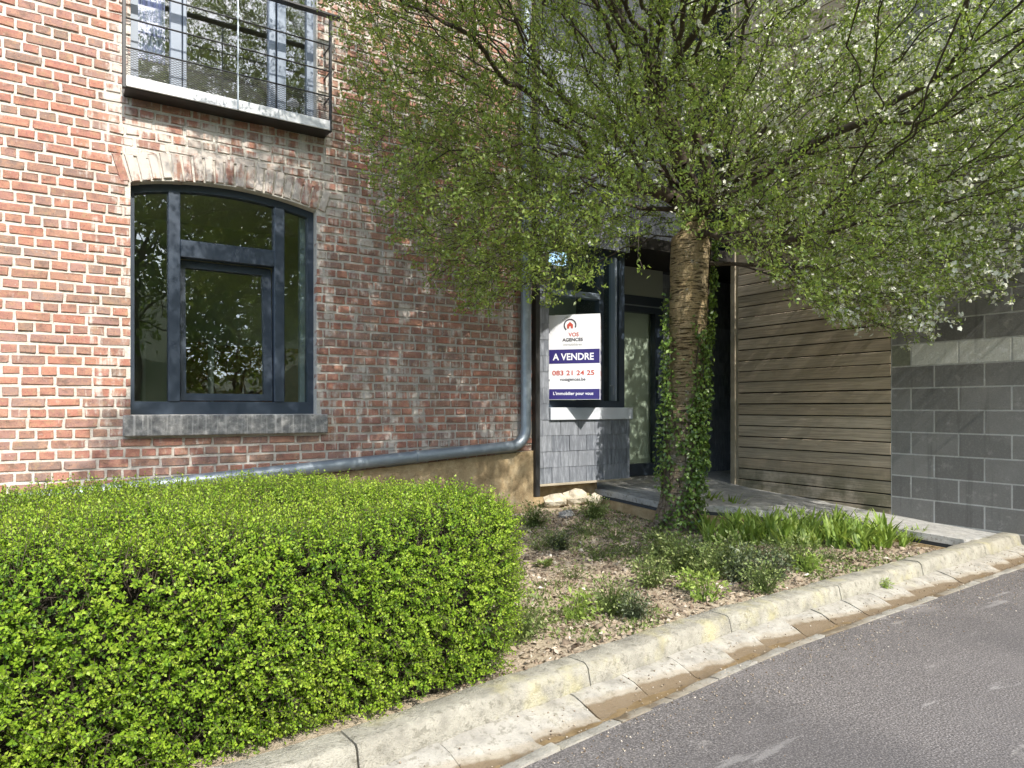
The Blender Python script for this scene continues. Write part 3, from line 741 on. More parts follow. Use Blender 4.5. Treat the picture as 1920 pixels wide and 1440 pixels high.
def slates(x0, x1, z0, z1, Y, ex=.148, wd=.205):
    z_ = z0; r_ = 0
    while z_ < z1 - .03:
        e = min(ex, z1 - z_); x_ = x0 - (wd * .5 if r_ % 2 else 0)
        while x_ < x1:
            a, c = max(x_, x0), min(x_ + wd, x1); x_ += wd
            if c - a < .03: continue
            o = link_mesh('slate', SSH[random.randrange(8)], None, ER, ((a + c) / 2, Y + random.uniform(-.001, .0015), z_ + e / 2 + .006))
            o.scale = (c - a - .005, 1, e + .012 + random.uniform(-.002, .002)); o.rotation_euler = (0, random.uniform(-.006, .006), 0)
        z_ += ex; r_ += 1
slates(BX0, BX1, -.70, -.11, SY); slates(BX0, 3.745, -.108, 1.56, SY); slates(BX0, BX1, 1.56, 3.34, SY)
slates(6.06, 7.4, -.90, 1.64, DY + .008)
# bay window over the low wall
wy0, wy1 = SY + .075, SY + .14
f_ = MB()
f_.box(3.747, 3.79, wy0, wy1, .006, 1.56).box(4.665, BX1 - .002, wy0, wy1, .006, 1.56).box(3.79, 4.665, wy0, wy1, .006, .07).box(3.79, 4.665, wy0, wy1, 1.50, 1.56)
bw = f_.build('window', MAT['frame'], ER)
MB().bbox(3.79, 4.40, wy0 - .03, wy1, 1.065, 1.125).build('transom', MAT['frame2'], bw)
MB().bbox(4.40, 4.46, wy0 - .008, wy1, .07, 1.50).build('mullion', MAT['frame'], bw)
MB().bbox(4.585, 4.615, wy0 - .03, wy1, .07, 1.50).build('mullion', MAT['frame2'], bw)
for a, c, z0_, z1_ in ((3.79, 4.40, .07, 1.065), (3.79, 4.40, 1.125, 1.50), (4.46, 4.585, .07, 1.50), (4.615, 4.665, .07, 1.50)):
    MB().box(a, c, wy0 + .03, wy0 + .036, z0_, z1_).build('pane', MAT['doorglass'], bw)
MB().tube([(4.56, wy0 - .035, .13), (4.56, wy0 - .035, .22), (4.52, wy0 - .035, .22)], .008, 8).build('handle', MAT['zinc'], bw, True)
# glazed door
dr = MB(); dz0, dz1 = -.80, 1.325
dr.box(5.33, 5.415, DY - .02, DY + .06, dz0, dz1).box(5.925, 6.058, DY - .02, DY + .06, dz0, dz1).box(5.415, 5.925, DY - .02, DY + .06, 1.13, dz1).box(5.415, 5.925, DY - .02, DY + .06, dz0, -.66)
door = dr.build('door', MAT['frame'], ER)
MB().box(5.415, 5.925, DY + .02, DY + .026, -.66, 1.13).build('pane', MAT['doorglass'], door)
MB().bbox(5.36, 6.03, DY - .03, DY - .021, 1.20, 1.215, .002).build('drip_bar', MAT['zinc'], door)
MB().tube([(5.955, DY - .05, .12), (5.955, DY - .05, .45)], .010, 8).build('handle', MAT['zinc'], door, True)
MB().box(5.33, 6.058, DY - .012, DY + .03, 1.328, 1.655).build('transom_panel', MAT['panel'], ER)
MB().box(4.7, 7.5, DY + .10, DY + .13, -.85, 1.655).build('fill_panel', MAT['doorfill'], ER)  # pale panel added close behind the glass so the door reads bright
MB().box(4.742, 7.5, SY + .10, DY + .02, 1.662, 1.78).build('porch_roof', MAT['shadowgap'], ER)
# inside of the bay
MB().box(3.75, 4.72, SY + .85, SY + .88, -.6, 1.55).build('inner_wall', MAT['roomwall'], ER)

# folded for-sale board
A = np.array([3.785, SY + .06, .0]); Bp = np.array([4.10, 4.93, 0]); Cp = np.array([4.42, SY + .06, 0])
ztop, zbot = .868, .078
SR = root('sale_board', (4.1, 5.1, zbot), 'white and navy A VENDRE sale board folded out from the porch window', 'sign')
def wing(P, Q, nm):
    e = (Q - P) / np.linalg.norm(Q - P); n_ = np.array([e[1], -e[0], 0]); t = .006
    m = MB(); vs = [P, Q, Q - n_ * t, P - n_ * t]
    m.v = [tuple(v + (0, 0, zbot)) for v in vs] + [tuple(v + (0, 0, ztop)) for v in vs]
    m.f = [(0, 1, 2, 3), (4, 5, 6, 7)] + [(i, (i + 1) % 4, 4 + (i + 1) % 4, 4 + i) for i in range(4)]
    m.build(nm, MAT['signwhite'], SR); return e, n_, float(np.linalg.norm(Q - P))
HS = ztop - zbot
def decal(P, e, n_, rects, mat, nm, off):
    for (u0, u1, v0, v1) in rects:
        m = MB(); b0 = P + n_ * off; b1 = P + n_ * .0003
        vs = [b0 + e * u0, b0 + e * u1, b1 + e * u1, b1 + e * u0]
        m.v = [tuple(v + (0, 0, zbot + v0)) for v in vs] + [tuple(v + (0, 0, zbot + v1)) for v in vs]
        m.f = [(0, 1, 2, 3), (4, 5, 6, 7)] + [(i, (i + 1) % 4, 4 + (i + 1) % 4, 4 + i) for i in range(4)]
        m.build(nm, mat, SR)
def lettering(txt, P, e, n_, u, v, width, mat, bold=0.0, rot=0.0, hscale=None):
    cu_ = bpy.data.curves.new('lettering', 'FONT'); cu_.body = txt; cu_.size = 1; cu_.offset = bold; cu_.extrude = 0
    cu_.resolution_u = 3
    to = bpy.data.objects.new('lettering_tmp', cu_); COL.objects.link(to); bpy.context.view_layer.update()
    me = bpy.data.meshes.new_from_object(to.evaluated_get(bpy.context.evaluated_depsgraph_get()))
    bpy.data.objects.remove(to); me.name = 'lettering'
    co = np.zeros(len(me.vertices) * 3); me.vertices.foreach_get('co', co); co = co.reshape(-1, 3)
    mn, mx = co.min(0), co.max(0); sc = width / (mx[0] - mn[0]); sv = sc if hscale is None else hscale / (mx[1] - mn[1])
    q = (co - (mn + mx) / 2) * (sc, sv, 1)
    cr, sr = math.cos(rot), math.sin(rot); uu = q[:, 0] * cr - q[:, 1] * sr + u; vv = q[:, 0] * sr + q[:, 1] * cr + v
    Wd = P + n_ * .0022 + e * uu[:, None] + np.c_[np.zeros(len(uu)), np.zeros(len(uu)), zbot + vv] - org(SR)
    me.vertices.foreach_set('co', Wd.astype(np.float32).ravel()); me.update()
    link_mesh('lettering', me, mat, SR)
for (P, Q, nm) in ((A, Bp, 'board_panel'), (Bp, Cp, 'board_panel')):
    e, n_, Lw = wing(P, Q, nm)
    decal(P, e, n_, [(.004, Lw - .004, HS * .425, HS * .592), (.004, Lw - .004, .004, HS * .125)], MAT['signblue'], 'band', .0014)
    lettering('A VENDRE', P, e, n_, Lw * .48, HS * .505, Lw * .80, MAT['signletter'], .022, 0, HS * .082)
    lettering('083 21 24 25', P, e, n_, Lw * .48, HS * .315, Lw * .82, MAT['signred'], .02, 0, HS * .058)
    lettering('vosagences.be', P, e, n_, Lw * .47, HS * .235, Lw * .5, MAT['signdark'], .012)
    lettering("L'immobilier pour vous", P, e, n_, Lw * .48, HS * .068, Lw * .78, MAT['signletter'], .018)
    lettering('VOS', P, e, n_, Lw * .49, HS * .765, Lw * .20, MAT['signred'], .02)
    lettering('AGENCES', P, e, n_, Lw * .47, HS * .705, Lw * .40, MAT['signdark'], .025, 0, HS * .04)
    lettering('immobilières', P, e, n_, Lw * .47, HS * .65, Lw * .36, MAT['signgrey'], .0)
    lettering('NOS', P, e, n_, Lw * .33, HS * .955, Lw * .12, MAT['signgrey'], .015, .5)
    # ring of the pin and the small house
    m = MB(); cu0, cv0, r1 = Lw * .42, HS * .875, Lw * .125; V = []
    ks = 26; rings = []
    for k in range(ks + 1):
        a = R(-25) + R(255) * k / ks
        for rr in (r1, r1 * .80):
            rings.append(P + n_ * .002 + e * (cu0 + rr * math.cos(a)) + np.array([0, 0, zbot + cv0 + rr * math.sin(a)]))
    m.add(rings, [(2 * k, 2 * k + 2, 2 * k + 3, 2 * k + 1) for k in range(ks)]); m.build('pin_ring', MAT['signdark'], SR)
    m = MB(); hp = [(-.028, -.03), (-.008, -.03), (-.008, -.01), (.008, -.01), (.008, -.03), (.028, -.03), (.028, .005), (0, .032), (-.028, .005)]
    m.add([P + n_ * .002 + e * (cu0 + a_) + np.array([0, 0, zbot + cv0 + b_]) for a_, b_ in hp], [tuple(range(9))]); m.build('pin_house', MAT['signred'], SR)
for zz in (.25, .7):
    MB().bbox(3.785, 4.42, SY + .052, SY + .062, zz, zz + .02, .002).build('bracket', MAT['zinc'], SR)

# ------------------------------------------------------------------ timber cladding and block wall on the right
FX = 6.44; TY0, TY1 = 3.545, 5.33
TR = root('timber_wall', (FX + .1, 4.4, -1.0), 'weathered horizontal timber clad wall beside the entrance path', 'wall')
MB().box(FX + .028, FX + 3.5, TY0 + .002, TY1, -1.05, 7.2).build('backing', MAT['shadowgap'], TR)
MB().bbox(FX - .012, FX + .05, TY1 + .002, TY1 + .068, -.93, 7.2, .004).build('corner_trim', MAT['trim'], TR)
MB().bbox(FX + .004, FX + .03, TY1 - .030, TY1 + .001, -.92, 7.2, .003).build('corner_trim', MAT['trim'], TR)
PH = .1222; z_ = -1.175; k = 0
while z_ < 7.1:
    ya, yb = TY0 + .004, TY1 - .033
    if k <= 1: yb = 4.72 if k == 1 else 4.2     # lowest boards follow the falling path
    jx = random.uniform(-.003, .003); dz = random.uniform(-.0025, .0025)
    if z_ + PH > -1.06 :
        MB().bbox(FX + jx, FX + .024 + jx, ya, yb, z_ + .0055 + dz, z_ + PH - .0055 + dz, .003).build('plank', MAT['wood'], TR)
    z_ += PH; k += 1
KR = root('block_wall', (FX + .1, 2.3, -1.05), 'dark grey concrete block wall with one pale course', 'wall')
YB0 = 1.3
MB().box(FX + .0008, FX + 3.5, YB0, TY0, -1.2, 5.82).build('mortar', MAT['blockmortar'], KR)
z_ = -1.02 - .2; k = -1
while z_ < 5.7:
    y1_ = TY0 - .002; first = .18 if k % 2 else .38
    while y1_ > YB0:
        y0_ = max(y1_ - first, YB0); first_now = y1_ > TY0 - .01; first = .40
        if y1_ - y0_ > .03:
            pale = (k == 7); mt = MAT['block']
            if pale: mt = MAT['blockgreen'] if (first_now and y1_ - y0_ < .25) else MAT['blockpale']
            c_ = .005
            MB().bbox(FX - .001 + random.uniform(-.0004, .0004), FX + .05, y0_ + c_, y1_ - c_, z_ + c_, z_ + .2 - c_, .003).build('block', mt, KR)
        y1_ = y0_
    z_ += .2; k += 1

# ------------------------------------------------------------------ vegetation helpers
def unit(a): return a / (np.linalg.norm(a, axis=-1, keepdims=True) + 1e-9)
def leaf_arrays(B, D, N, L, Wd, fold=.25):
    """diamond leaves folded along the midrib: B base, D direction, N rough normal"""
    D = unit(D); S = unit(np.cross(D, N)); U = np.cross(S, D)
    L = L[:, None]; Wd = Wd[:, None]
    mid = B + D * L * .48 - U * L * .06
    V = np.stack([B, mid + S * Wd * .5 + U * Wd * fold, B + D * L - U * L * .10, mid - S * Wd * .5 + U * Wd * fold, mid], 1).reshape(-1, 3)
    n = len(B); o = (np.arange(n) * 5)[:, None]
    Fq = np.concatenate([o + (0, 4, 2, 1), o + (0, 3, 2, 4)], 1).reshape(-1, 4)
    return V, Fq
def leaves_obj(name, B, D, N, L, Wd, tone, mat, parent=None, kind=None, fold=.25, flat=False):
    if flat:
        D = unit(D); S = unit(np.cross(D, N)); U = np.cross(S, D); L = L[:, None]; Wd = Wd[:, None]; mid = B + D * L * .48
        V = np.stack([B, mid + S * Wd * .5 + U * Wd * .15, B + D * L - U * L * .12, mid - S * Wd * .5 + U * Wd * .15], 1).reshape(-1, 3); Fq = np.arange(len(V)).reshape(-1, 4)
    else: V, Fq = leaf_arrays(B, D, N, L, Wd, fold)
    me = np_mesh(name, V - org(parent), Fq, np.repeat(tone, 4 if flat else 5))
    o = link_mesh(name, me, mat, parent)
    if kind: o['kind'] = kind
    return o
def rdir(n): return unit(rng.normal(size=(n, 3)))
def edge_tubes(P0, P1, r0, r1, k):
    t = unit(P1 - P0); ref = np.where(np.abs(t[:, 2:3]) < .9, np.array([[0, 0, 1.0]]), np.array([[1.0, 0, 0]]))
    a = unit(np.cross(t, ref)); c = np.cross(t, a); an = np.arange(k) * 2 * math.pi / k
    ring = a[:, None, :] * np.cos(an)[None, :, None] + c[:, None, :] * np.sin(an)[None, :, None]
    V = np.concatenate([P0[:, None] + ring * r0[:, None, None], P1[:, None] + ring * r1[:, None, None]], 1).reshape(-1, 3)
    q = np.arange(k); f = np.stack([q, (q + 1) % k, k + (q + 1) % k, k + q], 1)
    Fq = ((np.arange(len(P0)) * 2 * k)[:, None, None] + f[None]).reshape(-1, 4)
    return V, Fq
def grow(seedpts, targets, bf=.25, step=.07, maxn=120000, up=.05, curl=.38, avoid=None):
    P = np.zeros((maxn, 3)); par = np.full(maxn, -1); pl = np.zeros(maxn); D = np.zeros((maxn, 3)); n = 0
    for i, p in enumerate(seedpts):
        P[n] = p; par[n] = n - 1; D[n] = (0, 0, 1); pl[n] = 0; n += 1
    for T in targets:
        d = P[:n] - T; dd = np.sqrt((d * d).sum(1)); i = int(np.argmin(dd + bf * pl[:n])); L = dd[i]
        if L < .03: continue
        if avoid is not None and avoid(P[i] + (T - P[i]) * np.linspace(.12, 1, 9)[:, None]).any(): continue
        m = max(2, int(math.ceil(L / step))); p0 = P[i].copy(); ctrl = p0 + D[i] * L * curl + rng.normal(size=3) * L * .05 + np.array([0, 0, up * L])
        prev = i
        for j in range(1, m + 1):
            s = j / m; q = (1 - s) ** 2 * p0 + 2 * s * (1 - s) * ctrl + s * s * T + (rng.normal(size=3) * .004 if j < m else 0)
            P[n] = q; par[n] = prev; pl[n] = pl[prev] + np.linalg.norm(q - P[prev]); t = q - P[prev]; D[n] = t / (np.linalg.norm(t) + 1e-9); prev = n; n += 1
        if n > maxn - 200: break
    P, par, D = P[:n], par[:n], D[:n]
    cnt = np.zeros(n); haschild = np.zeros(n, bool); haschild[par[par >= 0]] = True; cnt[~haschild] = 1
    for i in range(n - 1, 0, -1): cnt[par[i]] += cnt[i]
    return P, par, D, cnt

# ------------------------------------------------------------------ the blossoming tree by the entrance
CROWN = [(632, -60), (650, 60), (635, 150), (655, 240), (690, 300), (705, 400), (760, 480), (800, 545), (880, 595), (940, 575), (985, 545), (1030, 580), (1075, 545), (1120, 520), (1180, 500), (1230, 468),
         (1262, 440), (1325, 440), (1390, 470), (1450, 520), (1520, 560), (1585, 625), (1640, 605), (1700, 640), (1755, 605), (1830, 555), (1925, 470), (2200, 430), (2200, -60)]
def inpoly(x, y, poly):
    c = np.zeros(len(x), bool); j = len(poly) - 1
    for i in range(len(poly)):
        xi, yi = poly[i]; xj, yj = poly[j]
        t = ((yi > y) != (yj > y)) & (x < (xj - xi) * (y - yi) / (yj - yi + 1e-9) + xi); c ^= t; j = i
    return c
TB = np.array([4.44, 4.30, -1.16]); TT = np.array([4.55, 4.24, 1.42])
TREE = root('blossom_tree', TB, 'blossoming tree with banded bark trunk growing in the bed before the porch', 'tree')
def lit_gap(q):
    # the sale board and the slates under it stand in full sun in the photograph: the crown is open along that line
    t = 5.1 - q[:, 1]; zw = q[:, 2] - t * math.tan(SUN_EL) / math.cos(SUN_AZ); xw = q[:, 0] - t * math.tan(SUN_AZ)
    return (xw > 3.68) & (xw < 4.34) & (zw > -.80) & (zw < .90)
def crown_points(n, zhi):
    out = []
    while sum(map(len, out)) < n:
        q = rng.uniform((-.6, -.4, .35), (6.36, 5.06, zhi), (20000, 3))
        e = ((q[:, 0] - 4.1) / 3.7) ** 2 + ((q[:, 1] - 3.1) / 3.0) ** 2 + ((q[:, 2] - 3.0) / 3.0) ** 2
        ok = e < 1
        x_, y_, f_ = proj(q)
        vis = (x_ > -40) & (x_ < 1980) & (y_ > -40) & (f_ > 0)
        ok &= ~vis | inpoly(x_, y_, CROWN)
        ok &= (f_ > 3.2) | ~vis
        ok &= np.linalg.norm(q[:, :2], axis=1) > 1.2
        yh = q[:, 1] + (q[:, 2] + .45) / math.tan(SUN_EL)          # keeps the hedge in the sun, as it stands
        ok &= ~((q[:, 0] < 1.9) & (yh < 4.05))
        yg = q[:, 1] + (q[:, 2] + 1.05) / math.tan(SUN_EL)
        ok &= ~((yg < 3.3) & (rng.random(len(q)) < .85))
        ok &= ~((yg < 4.35) & (q[:, 0] > 4.55) & (rng.random(len(q)) < .6))
        ok &= ~((q[:, 0] > 6.1) & (q[:, 2] < .9))
        ok &= ~((q[:, 0] > 3.4) & (q[:, 2] > 2.2) & (q[:, 1] < 3.4) & ~(vis) & (rng.random(len(q)) < .75))
        ok &= ~(lit_gap(q) & (rng.random(len(q)) < .985))
        r_ = np.hypot(q[:, 0] - 4.5, q[:, 1] - 4.2)
        ok &= (q[:, 2] > .9 + .5 * (1.2 - np.minimum(r_, 1.2))) | (r_ > .8)
        out.append(q[ok])
    return np.concatenate(out)[:n]
limbs = np.array([(2.5, 4.5, 2.4), (3.2, 4.7, 3.4), (2.5, 3.1, 3.7), (4.8, 2.2, 3.5), (5.2, 2.3, 2.4), (5.9, 3.7, 2.7), (4.7, 4.1, 4.6), (5.4, 4.9, 3.6), (3.4, 3.6, 1.9), (5.5, 3.2, 1.5), (3.2, 4.8, 1.7), (1.9, 2.4, 4.3)])
tg = np.concatenate([crown_points(7600, 3.0), crown_points(1700, 5.8)])
nL = 12000; zw = rng.uniform(-.6, 2.3, nL); xw = rng.uniform(-.05, 3.55, nL); kk = xw > .02 + (zw + .45) * .45 + .12 * np.sin(zw * 7); zw, xw = zw[kk], xw[kk]
tt = rng.uniform(2.1, 4.0, len(zw)); ql = np.c_[xw + tt * math.tan(SUN_AZ), 5.19 - tt, zw + tt * math.tan(SUN_EL)]  # out-of-view crown points set along sun rays to shade the brick wall
x_, y_, f_ = proj(ql); ql = ql[((y_ < -60) | (f_ < .3) | (x_ < -60)) & (ql[:, 2] < 5.2) & (np.linalg.norm(ql, axis=1) > 2.0)][:2050]
tg = np.concatenate([tg, ql])
dist = np.linalg.norm(tg - TT, axis=1); tg = tg[np.argsort(dist)]
tsteps = [TB + (TT - TB) * s for s in (0, .25, .5, .75, .92, 1.0)] + [TT + (.03, -.02, .25)]
P, par, D, cnt = grow(tsteps, np.concatenate([limbs, tg]), .75, .10, curl=.05, avoid=lit_gap)
ns = len(tsteps); e = np.arange(ns, len(P)); rad = np.clip(.00165 * cnt ** .425 * (1 + np.minimum(cnt / 350, 1.3)), .0014, .08)
p_ = par[e]; r1 = rad[e]; r0 = np.minimum(rad[p_], r1 * 1.35 + .001)
thick = r1 > .010
trunk = MB(); tp = []; tr = []
for i in range(110):
    s = i / 109; c_ = TB + (TT - TB) * s + np.array([.02 * math.sin(s * 5), .015 * math.cos(s * 4), 0]); tp.append(c_); tr.append(.150 + .075 * max(0, (.16 - s) / .16) ** 1.4 + .012 * math.sin(s * 9) + (.02 * max(0, (s - .85) / .15)))
for k in range(1, 6):
    tp.append(TT + np.array([.012 * k, -.01 * k, .075 * k])); tr.append(.165 * (1 - .17 * k))
trunk.tube(tp, tr, 44)
me = trunk.mesh('trunk', TB)
for v in me.vertices:
    c_ = v.co; n_ = mnoise.noise((c_.x * 7, c_.y * 7, c_.z * 2.4)) * .018 + mnoise.noise((c_.x * 20, c_.y * 20, c_.z * 14)) * .008 + mnoise.noise((c_.x * 45, c_.y * 45, c_.z * 60)) * .003
    h = Vector((c_.x, c_.y, 0)); ax = Vector(((TT - TB) * ((c_.z) / (TT[2] - TB[2])))); d_ = Vector((c_.x - ax.x, c_.y - ax.y, 0))
    fl = max(0, (.35 - c_.z) / .35); an = math.atan2(d_.y, d_.x)
    d_.normalize(); v.co += d_ * (n_ + fl * .03 * math.sin(an * 5 + 1))
me.polygons.foreach_set('use_smooth', np.ones(len(me.polygons), bool))
link_mesh('trunk', me, MAT['bark'], TREE)
comp = np.arange(len(P))
for i in e: comp[i] = i if par[i] < ns else comp[par[i]]
for g in np.unique(comp[e[thick]]):
    k_ = thick & (comp[e] == g); V, Fq = edge_tubes(P[p_][k_] - (P[e][k_] - P[p_][k_]) * .12, P[e][k_], r0[k_], r1[k_], 7)
    link_mesh('limb', np_mesh('limb', V - TB, Fq, smooth=True), MAT['twig'], TREE)
thin = ~thick & ~(lit_gap(P[e]) & (cnt[e] <= 4))
# side spurs
tn = e[(cnt[e] <= 12)]
sp = tn[(rng.random(len(tn)) < .75) & ~lit_gap(P[tn])]; sd = unit(D[sp] * .7 + rdir(len(sp)) * .8 + (0, 0, .15)); sl_ = rng.uniform(.04, .15, len(sp))
SE = P[sp] + sd * sl_[:, None]
V1, F1 = edge_tubes(P[p_][thin], P[e][thin], r0[thin], r1[thin], 3)
V2, F2 = edge_tubes(P[sp], SE, np.full(len(sp), .0019), np.full(len(sp), .0011), 3)
crown = link_mesh('crown', np_mesh('crown', np.concatenate([V1, V2]) - TB, np.concatenate([F1, F2 + len(V1)])), MAT['twig'], TREE); crown['kind'] = 'stuff'
# leaves: along thin wood and at spur ends
def spread(base, k, j):
    b = np.repeat(base, k, 0); return b + rng.normal(size=b.shape) * j
LB = np.concatenate([spread(P[tn], 4, .016), spread(SE, 9, .016), spread((SE + P[sp]) / 2, 4, .014)])
keep = ~(lit_gap(LB) & (rng.random(len(LB)) < .97)); LB = LB[keep]; n = len(LB)
LD = unit(rdir(n) + np.array([-.05, -.25, .35])); LN = rdir(n) + np.array([.1, -.5, .6])
xs_, ys_, _f = proj(LB)
tone = np.clip(rng.normal(.6, .22, n), 0, 1)
leaves_obj('leaves', LB, LD, LN, rng.uniform(.016, .032, n), rng.uniform(.009, .0165, n), tone, MAT['leaf'], crown, 'stuff', .25, True)
print('tree', len(P), 'leaves', n, 'spurs', len(SE))
# blossom clusters on the sunny, outer, right-hand side
wgt = np.clip((SE[:, 0] - 3.3) / 2.2, .015, 1) * np.clip((4.6 - SE[:, 1]) / 1.4, .05, 1)
cl = SE[(rng.random(len(SE)) < .8 * wgt)]; cl = cl[~lit_gap(cl)]
fc = spread(cl, 8, .026); fn = unit(rdir(len(fc)) + np.array([.05, -.6, .35]))
a_ = unit(np.cross(fn, rdir(len(fc)))); b_ = np.cross(fn, a_)
PB, PD, PN = [], [], []
for k in range(5):
    an = 2 * math.pi * k / 5; d_ = a_ * math.cos(an) + b_ * math.sin(an)
    PB.append(fc); PD.append(d_ + fn * .35); PN.append(fn)
PB, PD, PN = map(np.concatenate, (PB, PD, PN)); n = len(PB)
leaves_obj('blossom', PB, PD, PN, rng.uniform(.012, .019, n), rng.uniform(.011, .017, n), rng.random(n), MAT['petal'], crown, 'stuff', .1, True)
print('petals', n)

# ivy on the trunk
IV = root('ivy', (TB[0] - .1, TB[1] - .15, -1.06), 'green ivy climbing the tree trunk from the ground', 'ivy')
def trunk_at(z, an, out=0.0):
    s = np.clip((z - TB[2]) / (TT[2] - TB[2]), 0, 1); c_ = TB + (TT - TB) * s[:, None]
    r_ = .155 + .075 * np.clip((.16 - s) / .16, 0, 1) ** 1.4 + out
    # angle measured from the direction to the camera, positive to the viewer's right
    th = an; dirs = -FW[None] * np.cos(th)[:, None] + RT[None] * np.sin(th)[:, None]
    c_ = c_.copy(); c_[:, 2] = z
    return c_ + dirs * r_[:, None], dirs
stems = []
for (an0, an1, z0_, z1_) in ((.3, 1.35, -1.05, 1.45), (.9, 1.6, -1.05, 1.5), (-.2, .9, -1.0, .2), (-1.3, -1.35, -.7, 1.0), (-.9, -1.5, -.75, .6), (.6, .1, -.7, .75), (1.2, .5, -1.05, .1), (-.9, -.4, -1.05, -.75), (-.3, -1.3, -.4, .35)):
    zz = np.linspace(z0_, z1_, 40); aa = np.linspace(an0, an1, 40) + .16 * np.sin(zz * 5 + an0 * 9) + .06 * np.sin(zz * 13)
    stems.append((zz, aa))
m = MB(); LBs, LDs, LNs = [], [], []
for zz, aa in stems:
    c_, d_ = trunk_at(zz, aa, .008); m.tube(list(c_), list(np.linspace(.011, .004, len(zz))), 5)
    k = int(235 * (zz[-1] - zz[0])); ii = rng.random(k) * (len(zz) - 1); z2 = np.interp(ii, np.arange(len(zz)), zz) + rng.normal(size=k) * .02
    a2 = np.interp(ii, np.arange(len(zz)), aa) + rng.normal(size=k) * .24 * (1.1 - .45 * (z2 > .6))
    c2, d2 = trunk_at(z2, a2, 0); c2 = c2 + d2 * rng.uniform(.004, .075, k)[:, None]
    LBs.append(c2); LDs.append(unit(rdir(k) + d2 * .4 + np.array([0, 0, -.5]))); LNs.append(d2 + rdir(k) * .7 + np.array([.1, -.2, .3]))
m.build('stem', MAT['twig'], IV, True)
LBs, LDs, LNs = map(np.concatenate, (LBs, LDs, LNs)); n = len(LBs)
leaves_obj('foliage', LBs, LDs, LNs, rng.uniform(.022, .046, n), rng.uniform(.020, .038, n), np.clip(rng.normal(.5, .25, n), 0, 1), MAT['ivy'], IV, 'stuff')

# ------------------------------------------------------------------ clipped hedge
HR = root('hedge', (.2, 3.0, -1.06), 'dense clipped bright green hedge in front of the brick wall', 'hedge')
HX0, HX1, HY0, HY1, HZ1 = -3.0, 1.53, 2.17, 3.93, -.40
def hedge_sdf(q, inset=0.0):
    hx1 = HX1 - inset; hy0 = HY0 + inset; hy1 = HY1 - inset; hz1 = HZ1 - inset
    cx, cy = (HX0 + hx1) / 2, (hy0 + hy1) / 2
    # front follows the kerb line; the right rear corner is rounded off
    yk = np.interp(q[:, 0], [p[0] for p in KP], [p[1] for p in KP]) - .02
    dy0 = (yk + inset) - q[:, 1]; dy1 = q[:, 1] - hy1; dx1 = q[:, 0] - hx1; dx0 = (HX0 + inset) - q[:, 0]
    def rmax(a, b, r):
        u = np.maximum(a + r, 0); v = np.maximum(b + r, 0); return np.minimum(np.maximum(a, b), -r) + np.hypot(u, v)
    d = rmax(dx1, dy1, .75); d = rmax(d, np.maximum(dy0, dx0), .22)
    lean = .10 * np.clip((-.75 - q[:, 2]) / .3, 0, 1)      # thinner at the foot
    d = d + lean
    d = rmax(d, q[:, 2] - hz1, .13)
    n_ = .030 * np.sin(q[:, 0] * 5.1 + 1) * np.sin(q[:, 1] * 4.3) + .022 * np.sin(q[:, 0] * 11 + q[:, 2] * 9) * np.sin(q[:, 1] * 12 + 2) + .012 * np.sin(q[:, 0] * 27 + q[:, 1] * 23 + q[:, 2] * 25)
    return d + n_
def hedge_samples(n, lo, hi):
    out = []
    while sum(map(len, out)) < n:
        q = rng.uniform((-1.3, HY0 - .35, -1.04), (HX1 + .1, HY1 + .1, HZ1 + .1), (300000, 3)); d = hedge_sdf(q)
        q = q[(d > lo) & (d < hi)]
        # fewer sprigs where nobody looks (rear face, far left)
        keep = rng.random(len(q)) < np.where((q[:, 1] > 3.9) & (q[:, 2] < -.6), .25, np.where(q[:, 0] < -.7, .75, 1)) * np.where(q[:, 1] < 3.0, 1, .8)
        out.append(q[keep])
    return np.concatenate(out)[:n]
def hnormal(q):
    e_ = .02; g = np.stack([hedge_sdf(q + np.eye(3)[k] * e_) - hedge_sdf(q - np.eye(3)[k] * e_) for k in range(3)], 1); return unit(g)
S = hedge_samples(34000, -.085, .004); SN = hnormal(S)
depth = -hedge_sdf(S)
sdirs = unit(SN * .75 + rdir(len(S)) * .65 + np.array([0, -.1, .45])); slen = rng.uniform(.04, .085, len(S))
LB_, LD_, LN_, LT_, LL_ = [], [], [], [], []
perp = unit(np.cross(sdirs, rdir(len(S)))); perp2 = np.cross(sdirs, perp)
NP = 5; SPT = rng.normal(size=len(S)) * .11 - .35 * (rng.random(len(S)) < .12)
for k in range(NP):
    s = (k + .4) / NP
    for sg in (0, 1):
        an = k * 1.57 + sg * math.pi; side = perp * math.cos(an) + perp2 * math.sin(an)
        LB_.append(S + sdirs * (slen * s)[:, None]); LD_.append(side * (1 - .45 * s) + sdirs * (.35 + .5 * s) + rng.normal(size=S.shape) * .15); LN_.append(sdirs + rdir(len(S)) * .25)
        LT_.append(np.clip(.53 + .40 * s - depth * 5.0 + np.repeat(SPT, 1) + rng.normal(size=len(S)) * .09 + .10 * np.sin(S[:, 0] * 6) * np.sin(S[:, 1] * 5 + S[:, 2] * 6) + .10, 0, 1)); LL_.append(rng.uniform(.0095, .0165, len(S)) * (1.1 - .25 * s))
LB_, LD_, LN_, LT_, LL_ = map(np.concatenate, (LB_, LD_, LN_, LT_, LL_))
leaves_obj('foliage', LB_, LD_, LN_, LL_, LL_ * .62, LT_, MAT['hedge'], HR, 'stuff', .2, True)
V, Fq = edge_tubes(S - sdirs * .05, S + sdirs * slen[:, None], np.full(len(S), .0013), np.full(len(S), .0007), 3)
link_mesh('shoots', np_mesh('shoots', V - org(HR), Fq), MAT['twig'], HR)['kind'] = 'stuff'
